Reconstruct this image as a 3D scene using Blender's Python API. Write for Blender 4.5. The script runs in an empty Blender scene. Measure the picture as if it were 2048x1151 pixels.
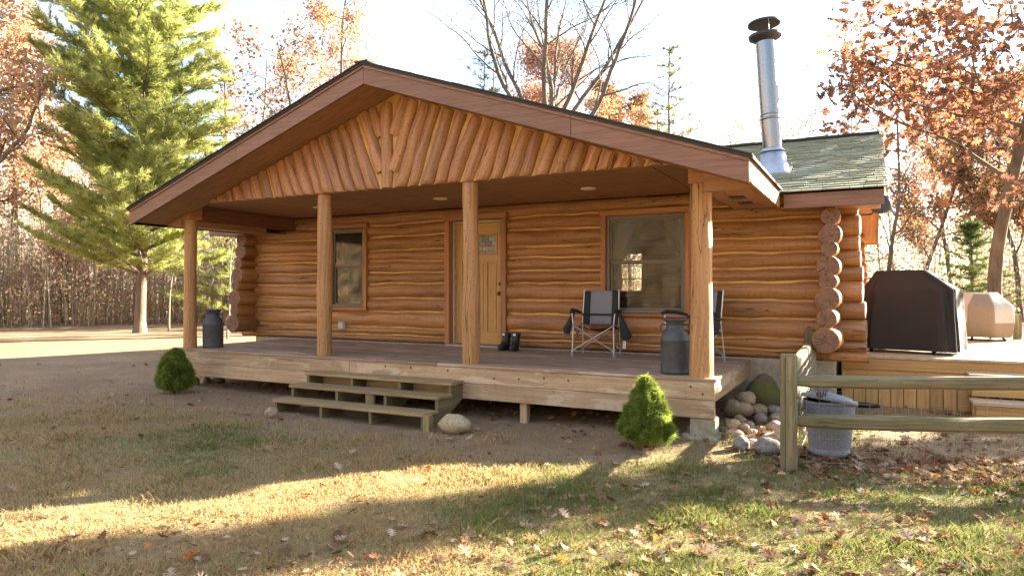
import bpy, bmesh, math, random
import numpy as np
from mathutils import Vector, Matrix

random.seed(7)
R = math.radians
scene = bpy.context.scene
COL = scene.collection
UP = Vector((0, 0, 1))

# ------------------------------------------------------------------ camera numbers (used to read depths)
CAM = Vector((1.414, -7.155, 1.48))
YAW = R(27.5)
FWD = Vector((-math.sin(YAW), math.cos(YAW), 0))
RGT = Vector((math.cos(YAW), math.sin(YAW), 0))


def spot(px, d):
    """ground position seen at photo column px and depth d metres"""
    p = CAM + FWD * d + RGT * ((px - 1024) / 1383 * d)
    return p.x, p.y


def ground_spot(px, py, z=0.0):
    d = (CAM.z - z) * 1383 / (py - 580)
    return spot(px, d)


# ------------------------------------------------------------------ numpy noise
def _h(ix, iy, s):
    n = (ix.astype(np.int64) * 374761393 + iy.astype(np.int64) * 668265263 + int(s) * 974711) & 0x7fffffff
    n = ((n ^ (n >> 13)) * 1274126177) & 0x7fffffff
    return ((n ^ (n >> 16)) & 0xffff) / 65535.0


def vnoise(x, y, s=0):
    x = np.asarray(x, float); y = np.asarray(y, float)
    x, y = np.broadcast_arrays(x, y)
    ix = np.floor(x); iy = np.floor(y)
    fx = x - ix; fy = y - iy
    fx = fx * fx * (3 - 2 * fx); fy = fy * fy * (3 - 2 * fy)
    a = _h(ix, iy, s); b = _h(ix + 1, iy, s); c = _h(ix, iy + 1, s); d = _h(ix + 1, iy + 1, s)
    return (a * (1 - fx) + b * fx) * (1 - fy) + (c * (1 - fx) + d * fx) * fy


def fbm(x, y, s=0, o=4):
    v = 0; a = .5; t = 0
    for k in range(o):
        v = v + a * vnoise(x * 2 ** k, y * 2 ** k, s + k * 31); t += a; a *= .5
    return v / t


def sstep(a, b, x):
    t = np.clip((x - a) / (b - a), 0, 1)
    return t * t * (3 - 2 * t)


def gz(x, y):
    x = np.asarray(x, float); y = np.asarray(y, float)
    z = -.08 * np.exp(-((x + 3) / 3.2) ** 2 - ((y + .6) / 1.7) ** 2)
    z = z + .03 * (fbm(x * .5, y * .5, 3) - .5) + .014 * (fbm(x * 2.2, y * 2.2, 5) - .5)
    z = z + .9 * sstep(30, 70, np.hypot(x, y)) * (fbm(x * .03, y * .03, 9) - .4)
    return z


def soil(x, y):
    """how bare the soil is, 0 lawn .. 1 dirt"""
    x = np.asarray(x, float); y = np.asarray(y, float)
    n = fbm(x * .7, y * .7, 11) - .5
    n2 = fbm(x * 2.5, y * 2.5, 17) - .5
    front = sstep(-2.3, -.7, y + n * 2.2 + n2 * .6) * sstep(1.6, -1.0, x + n * 1.5)
    # the drive runs from the porch's far end away to the upper left
    t = (x + 8) * -.912 + (y + .6) * .41
    off = np.abs((x + 8) * .41 + (y + .6) * .912 - 1.2)
    drive = sstep(5.2, 2.2, off + n * 3) * sstep(-3, 1, t + n * 2)
    right = .88 * sstep(.9, 1.6, x + n * .8) * sstep(-1.0, .1, y + n * 1.4)
    return np.clip(np.maximum.reduce([front * .95, drive, right]) + n2 * .25, 0, 1)


# ------------------------------------------------------------------ node helper
class NT:
    def __init__(self, name):
        self.m = bpy.data.materials.new(name); self.m.use_nodes = True
        self.t = self.m.node_tree; self.t.nodes.clear()
        self.out = self.n('ShaderNodeOutputMaterial')

    def n(self, typ, ins=None, **kw):
        nd = self.t.nodes.new(typ)
        for k, v in kw.items():
            setattr(nd, k, v)
        for k, v in (ins or {}).items():
            self.set(nd.inputs[k], v)
        return nd

    def set(self, sock, v):
        if isinstance(v, bpy.types.NodeSocket):
            self.t.links.new(v, sock)
        elif isinstance(v, bpy.types.Node):
            self.t.links.new(v.outputs[0], sock)
        else:
            if sock.type == 'RGBA' and len(v) == 3:
                v = (*v, 1)
            sock.default_value = v

    def math(self, op, a, b=0.0, c=None, clamp=False):
        nd = self.n('ShaderNodeMath', operation=op, use_clamp=clamp)
        self.set(nd.inputs[0], a); self.set(nd.inputs[1], b)
        if c is not None: self.set(nd.inputs[2], c)
        return nd.outputs[0]

    def mix(self, f, a, b, mode='MIX'):
        nd = self.n('ShaderNodeMix', data_type='RGBA', blend_type=mode)
        self.set(nd.inputs[0], f); self.set(nd.inputs[6], a); self.set(nd.inputs[7], b)
        return nd.outputs[2]

    def ramp(self, f, stops, interp='LINEAR'):
        nd = self.n('ShaderNodeValToRGB'); nd.color_ramp.interpolation = interp
        e = nd.color_ramp.elements
        while len(e) < len(stops): e.new(.5)
        for q, (p, c) in zip(e, stops):
            q.position = p; q.color = (*c, 1) if len(c) == 3 else c
        self.set(nd.inputs[0], f)
        return nd.outputs[0]

    def mapr(self, v, a, b, c=0., d=1.):
        nd = self.n('ShaderNodeMapRange', interpolation_type='SMOOTHSTEP')
        self.set(nd.inputs[0], v)
        for i, q in enumerate((a, b, c, d)): nd.inputs[i + 1].default_value = q
        return nd.outputs[0]

    def attr(self, name):
        return self.n('ShaderNodeAttribute', attribute_name=name)

    def vmul(self, v, s):
        nd = self.n('ShaderNodeVectorMath', operation='MULTIPLY')
        self.set(nd.inputs[0], v); nd.inputs[1].default_value = s
        return nd.outputs[0]

    def noise(self, v, scale=1., detail=4., rough=.55, dist=0.):
        nd = self.n('ShaderNodeTexNoise')
        self.set(nd.inputs['Vector'], v)
        nd.inputs['Scale'].default_value = scale; nd.inputs['Detail'].default_value = detail
        nd.inputs['Roughness'].default_value = rough; nd.inputs['Distortion'].default_value = dist
        return nd.outputs[0]

    def pos(self):
        return self.n('ShaderNodeNewGeometry').outputs['Position']

    def obj(self):
        return self.n('ShaderNodeTexCoord').outputs['Object']

    def bump(self, h, strength=.3, dist=.01):
        nd = self.n('ShaderNodeBump')
        nd.inputs['Strength'].default_value = strength; nd.inputs['Distance'].default_value = dist
        self.set(nd.inputs['Height'], h)
        return nd.outputs[0]

    def principled(self, col, rough=.6, metal=0., normal=None, **kw):
        p = self.n('ShaderNodeBsdfPrincipled')
        self.set(p.inputs['Base Color'], col); self.set(p.inputs['Roughness'], rough)
        p.inputs['Metallic'].default_value = metal
        for k, v in kw.items(): self.set(p.inputs[k], v)
        if normal is not None: self.set(p.inputs['Normal'], normal)
        self.set(self.out.inputs[0], p.outputs[0])
        return self.m


def wood(name, base, dark, light, su=1.4, sv=34, knots=.0, blotch=.45, rough=.62, bump=.25, green=None, greenamt=.5,
         idvar=.22, crack=.0, kscale=(2.2, 8.0), pale=None, paleamt=.5):
    k = NT(name)
    g = k.attr('gr').outputs['Vector']
    sep = k.n('ShaderNodeSeparateXYZ'); k.set(sep.inputs[0], g)
    n1 = k.noise(k.vmul(g, (su, sv, 13.7)), 1, 6, .6, .5)
    col = k.ramp(n1, [(.28, dark), (.5, base), (.72, light)])
    n2 = k.noise(k.vmul(g, (1.1, 5, 7.3)), 1, 4, .6, .3)
    dk = tuple(c * .55 for c in dark)
    col = k.mix(k.mapr(n2, .5, .78, 0, blotch), col, dark)
    h = n1
    if pale:
        n5 = k.noise(k.vmul(g, (1.3, 7, 3.1)), 1, 5, .65, .8)
        col = k.mix(k.mapr(n5, .53, .57, 0, paleamt), col, pale)
    if knots:
        cmb = k.n('ShaderNodeCombineXYZ', {0: k.math('MULTIPLY', sep.outputs[0], kscale[0]), 1: k.math('MULTIPLY_ADD', sep.outputs[1], kscale[1], k.math('MULTIPLY', sep.outputs[2], 7.31))})
        v = k.n('ShaderNodeTexVoronoi', {'Vector': cmb.outputs[0]}, feature='F1', voronoi_dimensions='2D')
        vs = k.n('ShaderNodeSeparateColor'); k.set(vs.inputs[0], v.outputs['Color'])
        on = k.math('GREATER_THAN', vs.outputs[0], 1 - knots)
        kn = k.math('MULTIPLY', k.mapr(v.outputs['Distance'], .10, .045), on)
        halo = k.math('MULTIPLY', k.mapr(v.outputs['Distance'], .26, .08, 0, .5), on)
        col = k.mix(halo, col, dark)
        col = k.mix(k.math('MULTIPLY', kn, .85), col, dk)
        h = k.math('SUBTRACT', h, k.math('MULTIPLY', kn, .8))
    if crack:
        n4 = k.noise(k.vmul(g, (.7, 9, 3.3)), 1, 3, .5, .2)
        ln = k.math('ABSOLUTE', k.math('SUBTRACT', n4, .5))
        gate = k.mapr(k.noise(k.vmul(g, (.9, 2, 9.1)), 1, 2), .52, .6)
        c = k.math('MULTIPLY', k.mapr(ln, .012, .003), gate)
        col = k.mix(k.math('MULTIPLY', c, crack), col, tuple(q * .3 for q in dark))
        h = k.math('SUBTRACT', h, c)
    if green:
        n3 = k.noise(k.vmul(g, (2.2, 6, 3.9)), 1, 5, .65)
        col = k.mix(k.mapr(n3, .42, .66, 0, greenamt), col, green)
    wn = k.n('ShaderNodeTexWhiteNoise', noise_dimensions='1D'); k.set(wn.inputs['W'], sep.outputs[2])
    hv = k.n('ShaderNodeHueSaturation')
    k.set(hv.inputs['Value'], k.math('MULTIPLY_ADD', wn.outputs[0], 2 * idvar, 1 - idvar)); k.set(hv.inputs['Color'], col)
    return k.principled(hv.outputs[0], rough, normal=k.bump(h, bump, .012))


def plain(name, col, rough=.6, metal=0., var=.15, scale=9., bump=.0, detail=5, col2=None, **kw):
    k = NT(name)
    n = k.noise(k.obj(), scale, detail, .6)
    c2 = col2 or tuple(c * (1 - 2 * var) for c in col)
    c = k.ramp(n, [(.3, c2), (.65, col)])
    rg = k.math('MULTIPLY_ADD', n, .25, rough - .12)
    return k.principled(c, rg, metal, normal=k.bump(n, bump, .01) if bump else None, **kw)


def leafmat(name, stops, trans=.45, rough=.5):
    k = NT(name)
    a = k.attr('cv').outputs['Fac']
    c = k.ramp(a, stops)
    d = k.n('ShaderNodeBsdfDiffuse', {'Color': c})
    t = k.n('ShaderNodeBsdfTranslucent', {'Color': c})
    m = k.n('ShaderNodeMixShader', {0: trans, 1: d.outputs[0], 2: t.outputs[0]})
    k.set(k.out.inputs[0], m.outputs[0])
    return k.m


# ------------------------------------------------------------------ mesh builder
_gid = [0.0]


class MB:
    def __init__(self):
        self.V = []; self.F = []; self.M = []; self.G = []; self.S = []

    def add(self, verts, faces, mi=0, gr=None, smooth=False):
        b = len(self.V)
        self.V.extend(tuple(v) for v in verts)
        self.G.extend(tuple(g) for g in gr) if gr is not None else self.G.extend((v[0], v[2] + v[1], 0) for v in verts)
        for i, f in enumerate(faces):
            self.F.append([b + q for q in f])
            self.M.append(mi[i] if isinstance(mi, (list, tuple)) else mi)
            self.S.append(smooth)

    def box(self, lo, hi, mi=0, ch=.004, rot=None, axis=None):
        """chamfered box with wood-grain coordinates along its longest side"""
        _gid[0] += 1.37
        lo = [min(a, b) for a, b in zip(lo, hi)] if True else lo
        hi = [max(a, b) for a, b in zip(lo, hi)]
        sz = [hi[i] - lo[i] for i in range(3)]
        ax = axis if axis is not None else max(range(3), key=lambda i: sz[i])
        c = min(ch, min(sz) * .3)
        vs = []; gr = []; idx = {}
        oth = [i for i in range(3) if i != ax]
        for sx in (0, 1):
            for sy in (0, 1):
                for sz_ in (0, 1):
                    s = (sx, sy, sz_)
                    for f in range(3):
                        p = [(hi[i] if s[i] else lo[i]) + (0 if i == f else (-c if s[i] else c)) for i in range(3)]
                        idx[(s, f)] = len(vs); vs.append(p)
                        if f == ax:
                            g = (p[oth[0]] * 3, p[oth[1]], _gid[0])
                        else:
                            o = [i for i in oth if i != f][0]
                            g = (p[ax], p[o] + .37 * f, _gid[0])
                        gr.append(g)
        fs = []
        for f in range(3):
            a, b = [i for i in range(3) if i != f]
            for s in (0, 1):
                q = []
                for (i, j) in ((0, 0), (1, 0), (1, 1), (0, 1)):
                    k = [0, 0, 0]; k[f] = s; k[a] = i; k[b] = j
                    q.append(idx[(tuple(k), f)])
                flip = (s == 0) ^ (f == 1)
                fs.append(q[::-1] if flip else q)
        for e in range(3):
            a, b = [i for i in range(3) if i != e]
            for i in (0, 1):
                for j in (0, 1):
                    k0 = [0, 0, 0]; k0[a] = i; k0[b] = j; k1 = list(k0); k1[e] = 1
                    fs.append([idx[(tuple(k0), a)], idx[(tuple(k1), a)], idx[(tuple(k1), b)], idx[(tuple(k0), b)]])
        for sx in (0, 1):
            for sy in (0, 1):
                for sz_ in (0, 1):
                    s = (sx, sy, sz_); fs.append([idx[(s, 0)], idx[(s, 1)], idx[(s, 2)]])
        if rot is not None:
            vs = [rot @ Vector(v) for v in vs]
        self.add(vs, fs, mi, gr)

    def beam(self, a, b, w, h, mi=0, ch=.004, up=UP):
        """rectangular bar from a to b"""
        a = Vector(a); b = Vector(b); d = b - a; L = d.length; d.normalize()
        s = d.cross(up)
        if s.length < 1e-4: s = d.cross(Vector((0, 1, 0)))
        s.normalize(); u = s.cross(d)
        m = Matrix((d, s, u)).transposed().to_4x4(); m.translation = a
        self.box((0, -w / 2, -h / 2), (L, w / 2, h / 2), mi, ch, m, axis=0)

    def tube(self, pts, rads, n=10, mi=0, caps=True, smooth=True, capmi=None, wob=0., close=False, seed=None):
        _gid[0] += 1.37
        gid = _gid[0]
        pts = [Vector(p) for p in pts]
        if not hasattr(rads, '__len__'): rads = [rads] * len(pts)
        d0 = (pts[1] - pts[0]).normalized()
        ref = Vector((0, 0, 1)) if abs(d0.z) < .9 else Vector((1, 0, 0))
        s = d0.cross(ref).normalized()
        vs = []; gr = []; u = 0
        for i, p in enumerate(pts):
            d = (pts[min(i + 1, len(pts) - 1)] - pts[max(i - 1, 0)]).normalized()
            s = (s - d * s.dot(d)).normalized(); t = d.cross(s)
            if i: u += (p - pts[i - 1]).length
            for k in range(n + (0 if close else 1)):
                a = 2 * math.pi * (k % n) / n
                r = rads[i]
                if wob:
                    r *= 1 + wob * (float(fbm(np.array(u * 2.2 + gid * 3), np.array(math.cos(a) * .8 + math.sin(a) * 1.7 + gid), 5, 3)) - .5) * 2
                vs.append(p + (s * math.cos(a) + t * math.sin(a)) * r)
                gr.append((u, 2 * math.pi * k / n * rads[i], gid))
        m = n + (0 if close else 1)
        fs = []
        for i in range(len(pts) - 1):
            for k in range(n):
                k2 = (k + 1) % m
                fs.append([i * m + k, i * m + k2, (i + 1) * m + k2, (i + 1) * m + k])
        self.add(vs, fs, mi, gr, smooth)
        if caps:
            cm = mi if capmi is None else capmi
            for i, rev in ((0, True), (len(pts) - 1, False)):
                ring = [vs[i * m + k] for k in range(n)]
                if rev: ring = ring[::-1]
                c = pts[i]
                g = [((v - c).x * 2, (v - c).z + (v - c).y, gid) for v in ring]
                self.add(ring, [list(range(n))], cm, g)

    def lathe(self, prof, n=24, mi=0, c=(0, 0, 0), smooth=True, mis=None):
        vs = []; fs = []; mm = []
        for (r, z) in prof:
            for k in range(n):
                a = 2 * math.pi * k / n
                vs.append((c[0] + r * math.cos(a), c[1] + r * math.sin(a), c[2] + z))
        for i in range(len(prof) - 1):
            for k in range(n):
                fs.append([i * n + k, i * n + (k + 1) % n, (i + 1) * n + (k + 1) % n, (i + 1) * n + k])
                mm.append(mis[i] if mis else mi)
        self.add(vs, fs, mm, None, smooth)

    def prism(self, poly, fn, d0, d1, mi=0):
        """polygon (a,b) list extruded from d0 to d1; fn(a,b,d) -> point"""
        _gid[0] += 1.37; n = len(poly)
        for d, rev in ((d0, True), (d1, False)):
            vs = [fn(a, b, d) for a, b in poly]
            self.add(vs, [list(range(n))[::-1] if rev else list(range(n))], mi, [(a, b, _gid[0]) for a, b in poly])
        for i in range(n):
            a, b = poly[i]; a2, b2 = poly[(i + 1) % n]
            L = math.hypot(a2 - a, b2 - b)
            self.add([fn(a, b, d0), fn(a2, b2, d0), fn(a2, b2, d1), fn(a, b, d1)], [[0, 1, 2, 3]], mi,
                     [(0, 0, _gid[0]), (L, 0, _gid[0]), (L, d1 - d0, _gid[0]), (0, d1 - d0, _gid[0])])

    def build(self, name, mats, parent=None, loc=None, label=None):
        me = bpy.data.meshes.new(name)
        me.from_pydata(self.V, [], self.F)
        if not isinstance(mats, (list, tuple)): mats = [mats]
        for m in mats: me.materials.append(m)
        me.polygons.foreach_set('material_index', self.M)
        me.polygons.foreach_set('use_smooth', self.S)
        at = me.attributes.new('gr', 'FLOAT_VECTOR', 'POINT')
        at.data.foreach_set('vector', np.array(self.G, dtype=np.float32).ravel())
        me.update()
        o = bpy.data.objects.new(name, me); COL.objects.link(o)
        if parent is not None: o.parent = parent
        if loc is not None: o.location = loc
        if label: o['label'] = label
        return o


def npmesh(name, V, F, mat, parent=None, cv=None, gr=None, smooth=False):
    """V (n,3), F (m,k) arrays -> one object"""
    V = np.asarray(V, np.float32); F = np.asarray(F, np.int32)
    me = bpy.data.meshes.new(name)
    me.vertices.add(len(V)); me.vertices.foreach_set('co', V.ravel())
    k = F.shape[1]
    me.loops.add(F.size); me.loops.foreach_set('vertex_index', F.ravel())
    me.polygons.add(len(F))
    me.polygons.foreach_set('loop_start', np.arange(0, F.size, k, dtype=np.int32))
    me.polygons.foreach_set('loop_total', np.full(len(F), k, np.int32))
    if smooth: me.polygons.foreach_set('use_smooth', np.ones(len(F), bool))
    for m in (mat if isinstance(mat, (list, tuple)) else [mat]): me.materials.append(m)
    if cv is not None:
        a = me.attributes.new('cv', 'FLOAT', 'POINT'); a.data.foreach_set('value', np.asarray(cv, np.float32))
    if gr is not None:
        a = me.attributes.new('gr', 'FLOAT_VECTOR', 'POINT'); a.data.foreach_set('vector', np.asarray(gr, np.float32).ravel())
    me.update(calc_edges=True)
    o = bpy.data.objects.new(name, me); COL.objects.link(o)
    if parent is not None: o.parent = parent
    return o


def thing(name, label, cat, loc=(0, 0, 0), rz=0., group=None):
    o = bpy.data.objects.new(name, None); COL.objects.link(o)
    o.empty_display_size = .2
    o.location = loc; o.rotation_euler = (0, 0, rz)
    o['label'] = label; o['category'] = cat
    if group: o['group'] = group
    return o


def tag(o, label, cat, group=None):
    o['label'] = label; o['category'] = cat
    if group: o['group'] = group
    return o


def kind(o, k, label=None, cat=None):
    o['kind'] = k
    if label: o['label'] = label
    if cat: o['category'] = cat
    return o


def copy_tree(o, parent=None):
    c = o.copy(); COL.objects.link(c)
    if parent is not None: c.parent = parent
    for ch in [q for q in o.children]:
        copy_tree(ch, c)
    return c
# ------------------------------------------------------------------ materials
M = {}
M['log'] = wood('log_stain', (.36, .166, .054), (.205, .086, .029), (.45, .225, .083), sv=26, knots=.5, blotch=.8, rough=.5, bump=.4, idvar=.26, crack=1., kscale=(2.3, 4.6))
k = NT('log_end_grain')
g = k.attr('gr').outputs['Vector']; sp = k.n('ShaderNodeSeparateXYZ'); k.set(sp.inputs[0], g)
gx = k.math('MULTIPLY', sp.outputs[0], .5); gy = sp.outputs[1]
rad_ = k.math('SQRT', k.math('ADD', k.math('MULTIPLY', gx, gx), k.math('MULTIPLY', gy, gy))); an_ = k.math('ARCTAN2', gy, gx)
wob_ = k.noise(k.vmul(g, (14, 28, 3)), 1, 4)
ring = k.math('SINE', k.math('ADD', k.math('MULTIPLY', rad_, 420.), k.math('MULTIPLY', wob_, 9.)))
c = k.mix(k.math('MULTIPLY_ADD', ring, .25, .4), (.25, .135, .075), (.165, .086, .046))
c = k.mix(k.mapr(k.noise(k.vmul(g, (9, 18, 5)), 1, 4), .42, .7, 0, .7), c, (.12, .058, .032))
cr = k.noise(k.n('ShaderNodeCombineXYZ', {0: k.math('MULTIPLY', an_, 2.2), 1: k.math('MULTIPLY', rad_, 2.5), 2: sp.outputs[2]}).outputs[0], 1, 2)
crk = k.mapr(k.math('ABSOLUTE', k.math('SUBTRACT', cr, .5)), .018, .004)
c = k.mix(k.math('MULTIPLY', crk, .85), c, (.035, .017, .01))
M['log_end'] = k.principled(c, .8, normal=k.bump(k.math('SUBTRACT', wob_, crk), .5, .015))
M['caulk'] = plain('log_caulk', (.66, .42, .14), .7, var=.12, scale=2.2, col2=(.36, .18, .055))
M['gable_log'] = wood('gable_log_stain', (.39, .178, .068), (.22, .088, .035), (.48, .245, .10), sv=24, knots=.6, blotch=.65, rough=.5, bump=.4, idvar=.2, crack=.9, kscale=(2.8, 5))
M['post'] = wood('peeled_post', (.42, .21, .075), (.27, .125, .042), (.50, .27, .105), su=1.6, sv=30, knots=.5, blotch=.45, rough=.6, bump=.6, idvar=.08, crack=1., kscale=(2.2, 4.5))
M['trim'] = wood('trim_board', (.36, .15, .05), (.22, .085, .03), (.44, .20, .07), knots=.12, rough=.55)
M['fascia'] = wood('fascia_stain', (.205, .098, .055), (.13, .058, .033), (.26, .13, .078), su=2, sv=40, blotch=.35, rough=.6, bump=.2, idvar=.08)
M['ply'] = wood('soffit_plywood', (.34, .165, .072), (.235, .108, .046), (.41, .205, .092), su=2.5, sv=22, blotch=.35, rough=.6, bump=.15, idvar=.1)
M['beam'] = wood('beam_stain', (.17, .065, .032), (.11, .042, .02), (.22, .09, .042), su=2, sv=40, blotch=.4, rough=.6, bump=.2, idvar=.05)
M['deck'] = wood('deck_board', (.29, .19, .12), (.17, .10, .06), (.40, .29, .20), su=1.2, sv=26, blotch=.65, rough=.72, bump=.3, idvar=.3, pale=(.47, .39, .31), paleamt=.55)
M['rim'] = wood('rim_board', (.41, .28, .155), (.29, .18, .095), (.50, .36, .22), su=1.1, sv=20, knots=.45, blotch=.55, rough=.7, bump=.25, idvar=.12, kscale=(1.6, 7), pale=(.56, .46, .33), paleamt=.55, crack=.5)
M['step'] = wood('mossy_board', (.27, .185, .095), (.135, .09, .045), (.38, .27, .13), su=1.6, sv=24, knots=.1, blotch=.6, rough=.75, bump=.4, green=(.21, .185, .045), greenamt=.45, idvar=.15)
M['stringer'] = wood('stringer_board', (.16, .125, .06), (.085, .065, .03), (.22, .18, .09), su=1.6, sv=24, blotch=.6, rough=.8, bump=.3, green=(.10, .125, .04), greenamt=.5)
M['fence'] = wood('split_rail', (.185, .145, .075), (.095, .072, .034), (.28, .235, .145), su=1.6, sv=38, knots=.1, blotch=.5, rough=.8, bump=.6, green=(.125, .135, .04), greenamt=.6, crack=.8)
M['ydeck'] = wood('treated_pine', (.47, .265, .085), (.34, .175, .05), (.56, .345, .13), su=1.2, sv=22, knots=.16, blotch=.4, rough=.68, bump=.25, idvar=.14)
M['ydecktop'] = wood('bleached_decking', (.46, .34, .21), (.34, .235, .13), (.55, .43, .29), su=1.2, sv=22, knots=.08, blotch=.4, rough=.7, bump=.25, idvar=.14)
M['door'] = wood('oak_door', (.50, .265, .075), (.40, .20, .052), (.56, .315, .10), su=2, sv=60, blotch=.25, rough=.42, bump=.12, idvar=.05)
M['concrete'] = plain('concrete', (.42, .37, .30), .85, var=.16, scale=12, bump=.3, col2=(.27, .23, .17))
M['vinyl'] = plain('taupe_frame', (.19, .15, .115), .5, var=.06)
M['weather'] = plain('weatherstrip', (.55, .48, .38), .6, var=.08)
M['steel'] = NT('stainless_steel').principled((.25, .232, .21), .2, 1.)
M['steel2'] = plain('galvanised_flashing', (.42, .43, .46), .38, 1., var=.1, scale=20)
M['soot'] = plain('sooty_cap', (.022, .021, .021), .5, var=.2, col2=(.04, .028, .022))
M['galv'] = plain('galvanised_can', (.23, .26, .30), .65, .05, var=.25, scale=60, bump=.15)
M['canpaint'] = plain('grey_can_paint', (.075, .075, .08), .55, var=.2, scale=14, bump=.15, col2=(.045, .044, .045))
M['black'] = plain('black_rubber', (.022, .021, .021), .55, var=.2, scale=30, bump=.1)
M['fabric'] = plain('grey_fabric', (.26, .255, .285), .9, var=.1, scale=60, bump=.1)
M['fabricdk'] = plain('charcoal_fabric', (.035, .034, .036), .9, var=.15, scale=50, bump=.1)
M['alu'] = NT('aluminium_tube').principled((.55, .53, .50), .38, .9)
M['white'] = plain('white_tag', (.8, .8, .82), .6, var=.02)
M['foot'] = plain('grey_plastic', (.22, .23, .26), .5, var=.05)
M['cover'] = plain('black_cover_cloth', (.026, .021, .018), .8, var=.2, scale=90, bump=.15)
M['tan'] = plain('tan_cover_cloth', (.33, .245, .155), .85, var=.1, scale=40, bump=.1)
M['tanlt'] = plain('pale_cover_cloth', (.58, .51, .41), .85, var=.06, scale=40, bump=.1)
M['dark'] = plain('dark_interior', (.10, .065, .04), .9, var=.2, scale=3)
M['dish'] = plain('dish_grey', (.045, .045, .055), .6, var=.1)
M['lamp'] = plain('light_trim', (.78, .68, .52), .5, var=.05)
M['brass'] = NT('dark_bronze').principled((.09, .06, .035), .35, .9)
M['outlet'] = plain('outlet_cover', (.42, .43, .46), .45, .2, var=.05)
M['hose'] = plain('black_hose', (.02, .02, .022), .6, var=.1)
M['rust'] = plain('rusty_chain', (.17, .06, .03), .8, .3, var=.3, scale=60)
M['wire'] = NT('fence_wire').principled((.30, .29, .27), .5, .6)
M['concrete2'] = plain('mossy_concrete', (.40, .36, .28), .9, var=.2, scale=14, bump=.4, col2=(.22, .2, .11))

# window glass: a see-through pane with a mirror sheen and a fine insect screen's grey veil
k = NT('window_glass')
fr = k.n('ShaderNodeFresnel', {'IOR': 1.5})
gl = k.n('ShaderNodeBsdfGlossy', {'Color': (.36, .36, .33), 'Roughness': .05})
tr = k.n('ShaderNodeBsdfTransparent', {'Color': (.84, .82, .78)})
df = k.n('ShaderNodeBsdfDiffuse', {'Color': (.15, .125, .09)})
m1 = k.n('ShaderNodeMixShader', {0: .16, 1: tr.outputs[0], 2: df.outputs[0]})
m2 = k.n('ShaderNodeMixShader', {0: k.math('MULTIPLY_ADD', fr.outputs[0], 1.0, .012, clamp=True), 1: m1.outputs[0], 2: gl.outputs[0]})
k.set(k.out.inputs[0], m2.outputs[0]); M['glass'] = k.m
k = NT('leaded_glass')
p = k.obj()
sx_ = k.n('ShaderNodeSeparateXYZ'); k.set(sx_.inputs[0], p)
br = k.n('ShaderNodeTexBrick', {'Vector': k.n('ShaderNodeCombineXYZ', {0: sx_.outputs[0], 1: sx_.outputs[2]}).outputs[0], 'Color1': (.55, .49, .37, 1), 'Color2': (.10, .085, .065, 1), 'Mortar': (.04, .035, .03, 1), 'Scale': 1., 'Mortar Size': .004, 'Brick Width': .115, 'Row Height': .075, 'Bias': .1})
wv_ = k.noise(k.vmul(p, (30, 30, 30)), 1, 3)
M['leaded'] = k.principled(k.mix(k.mapr(wv_, .4, .7, 0, .4), br.outputs[0], (.30, .27, .21)), .12, normal=k.bump(wv_, .3, .006))
k = NT('gauze_curtain')
d = k.n('ShaderNodeBsdfDiffuse', {'Color': (.21, .165, .10)}); t = k.n('ShaderNodeBsdfTranslucent', {'Color': (.21, .165, .10)})
M['_c'] = k.n('ShaderNodeMixShader', {0: .5, 1: d.outputs[0], 2: t.outputs[0]})
k.set(k.out.inputs[0], M['_c'].outputs[0]); M['curtain'] = k.m

# asphalt shingles, one shade per tab
k = NT('asphalt_shingle')
g = k.attr('gr').outputs['Vector']; sp = k.n('ShaderNodeSeparateXYZ'); k.set(sp.inputs[0], g)
wn = k.n('ShaderNodeTexWhiteNoise', noise_dimensions='1D'); k.set(wn.inputs['W'], sp.outputs[2])
c = k.ramp(wn.outputs[0], [(0, (.20, .20, .135)), (.5, (.29, .285, .19)), (1, (.38, .36, .25))])
n = k.noise(k.obj(), 120, 3); c = k.mix(k.mapr(n, .35, .7, 0, .4), c, (.16, .155, .11))
n2 = k.noise(k.obj(), 1.2, 3); c = k.mix(k.mapr(n2, .4, .7, 0, .35), c, (.23, .25, .12))
M['shingle'] = k.principled(c, .9, normal=k.bump(n, .4, .004))
M['shingledk'] = plain('shingle_edge', (.05, .043, .04), .85, var=.2, scale=60)


def bark(name, c, d, sc=(9, 9, 1.6), b=.7):
    k = NT(name)
    n = k.noise(k.vmul(k.obj(), sc), 1, 5, .65, .4)
    n2 = k.noise(k.obj(), .9, 3)
    col = k.mix(k.mapr(n2, .4, .7, 0, .4), k.ramp(n, [(.32, d), (.66, c)]), (.16, .15, .09))
    return k.principled(col, .9, normal=k.bump(n, b, .03))


M['bark'] = bark('oak_bark', (.15, .12, .092), (.055, .042, .033))
M['barkpale'] = bark('pale_bark', (.34, .28, .20), (.14, .11, .08))
M['barkpine'] = bark('pine_bark', (.22, .15, .105), (.08, .055, .04))
M['russet'] = leafmat('russet_oak_leaf', [(0, (.34, .15, .08)), (.5, (.56, .32, .18)), (.8, (.66, .46, .30)), (1, (.72, .58, .43))], trans=.6)
M['nearleaf'] = leafmat('near_oak_leaf', [(0, (.15, .075, .055)), (.55, (.28, .14, .09)), (.86, (.42, .22, .11)), (1, (.56, .27, .08))], trans=.38)
M['orange'] = leafmat('orange_leaf', [(0, (.36, .18, .09)), (.5, (.54, .34, .19)), (1, (.66, .50, .33))])
M['redleaf'] = leafmat('red_brown_leaf', [(0, (.33, .16, .12)), (.5, (.49, .29, .21)), (1, (.62, .44, .33))])
M['brownleaf'] = leafmat('brown_leaf', [(0, (.16, .085, .04)), (.5, (.30, .17, .085)), (1, (.42, .28, .16))])
M['needle'] = leafmat('white_pine_needle', [(0, (.17, .22, .075)), (.5, (.44, .47, .16)), (1, (.62, .62, .25))], trans=.62)
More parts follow.
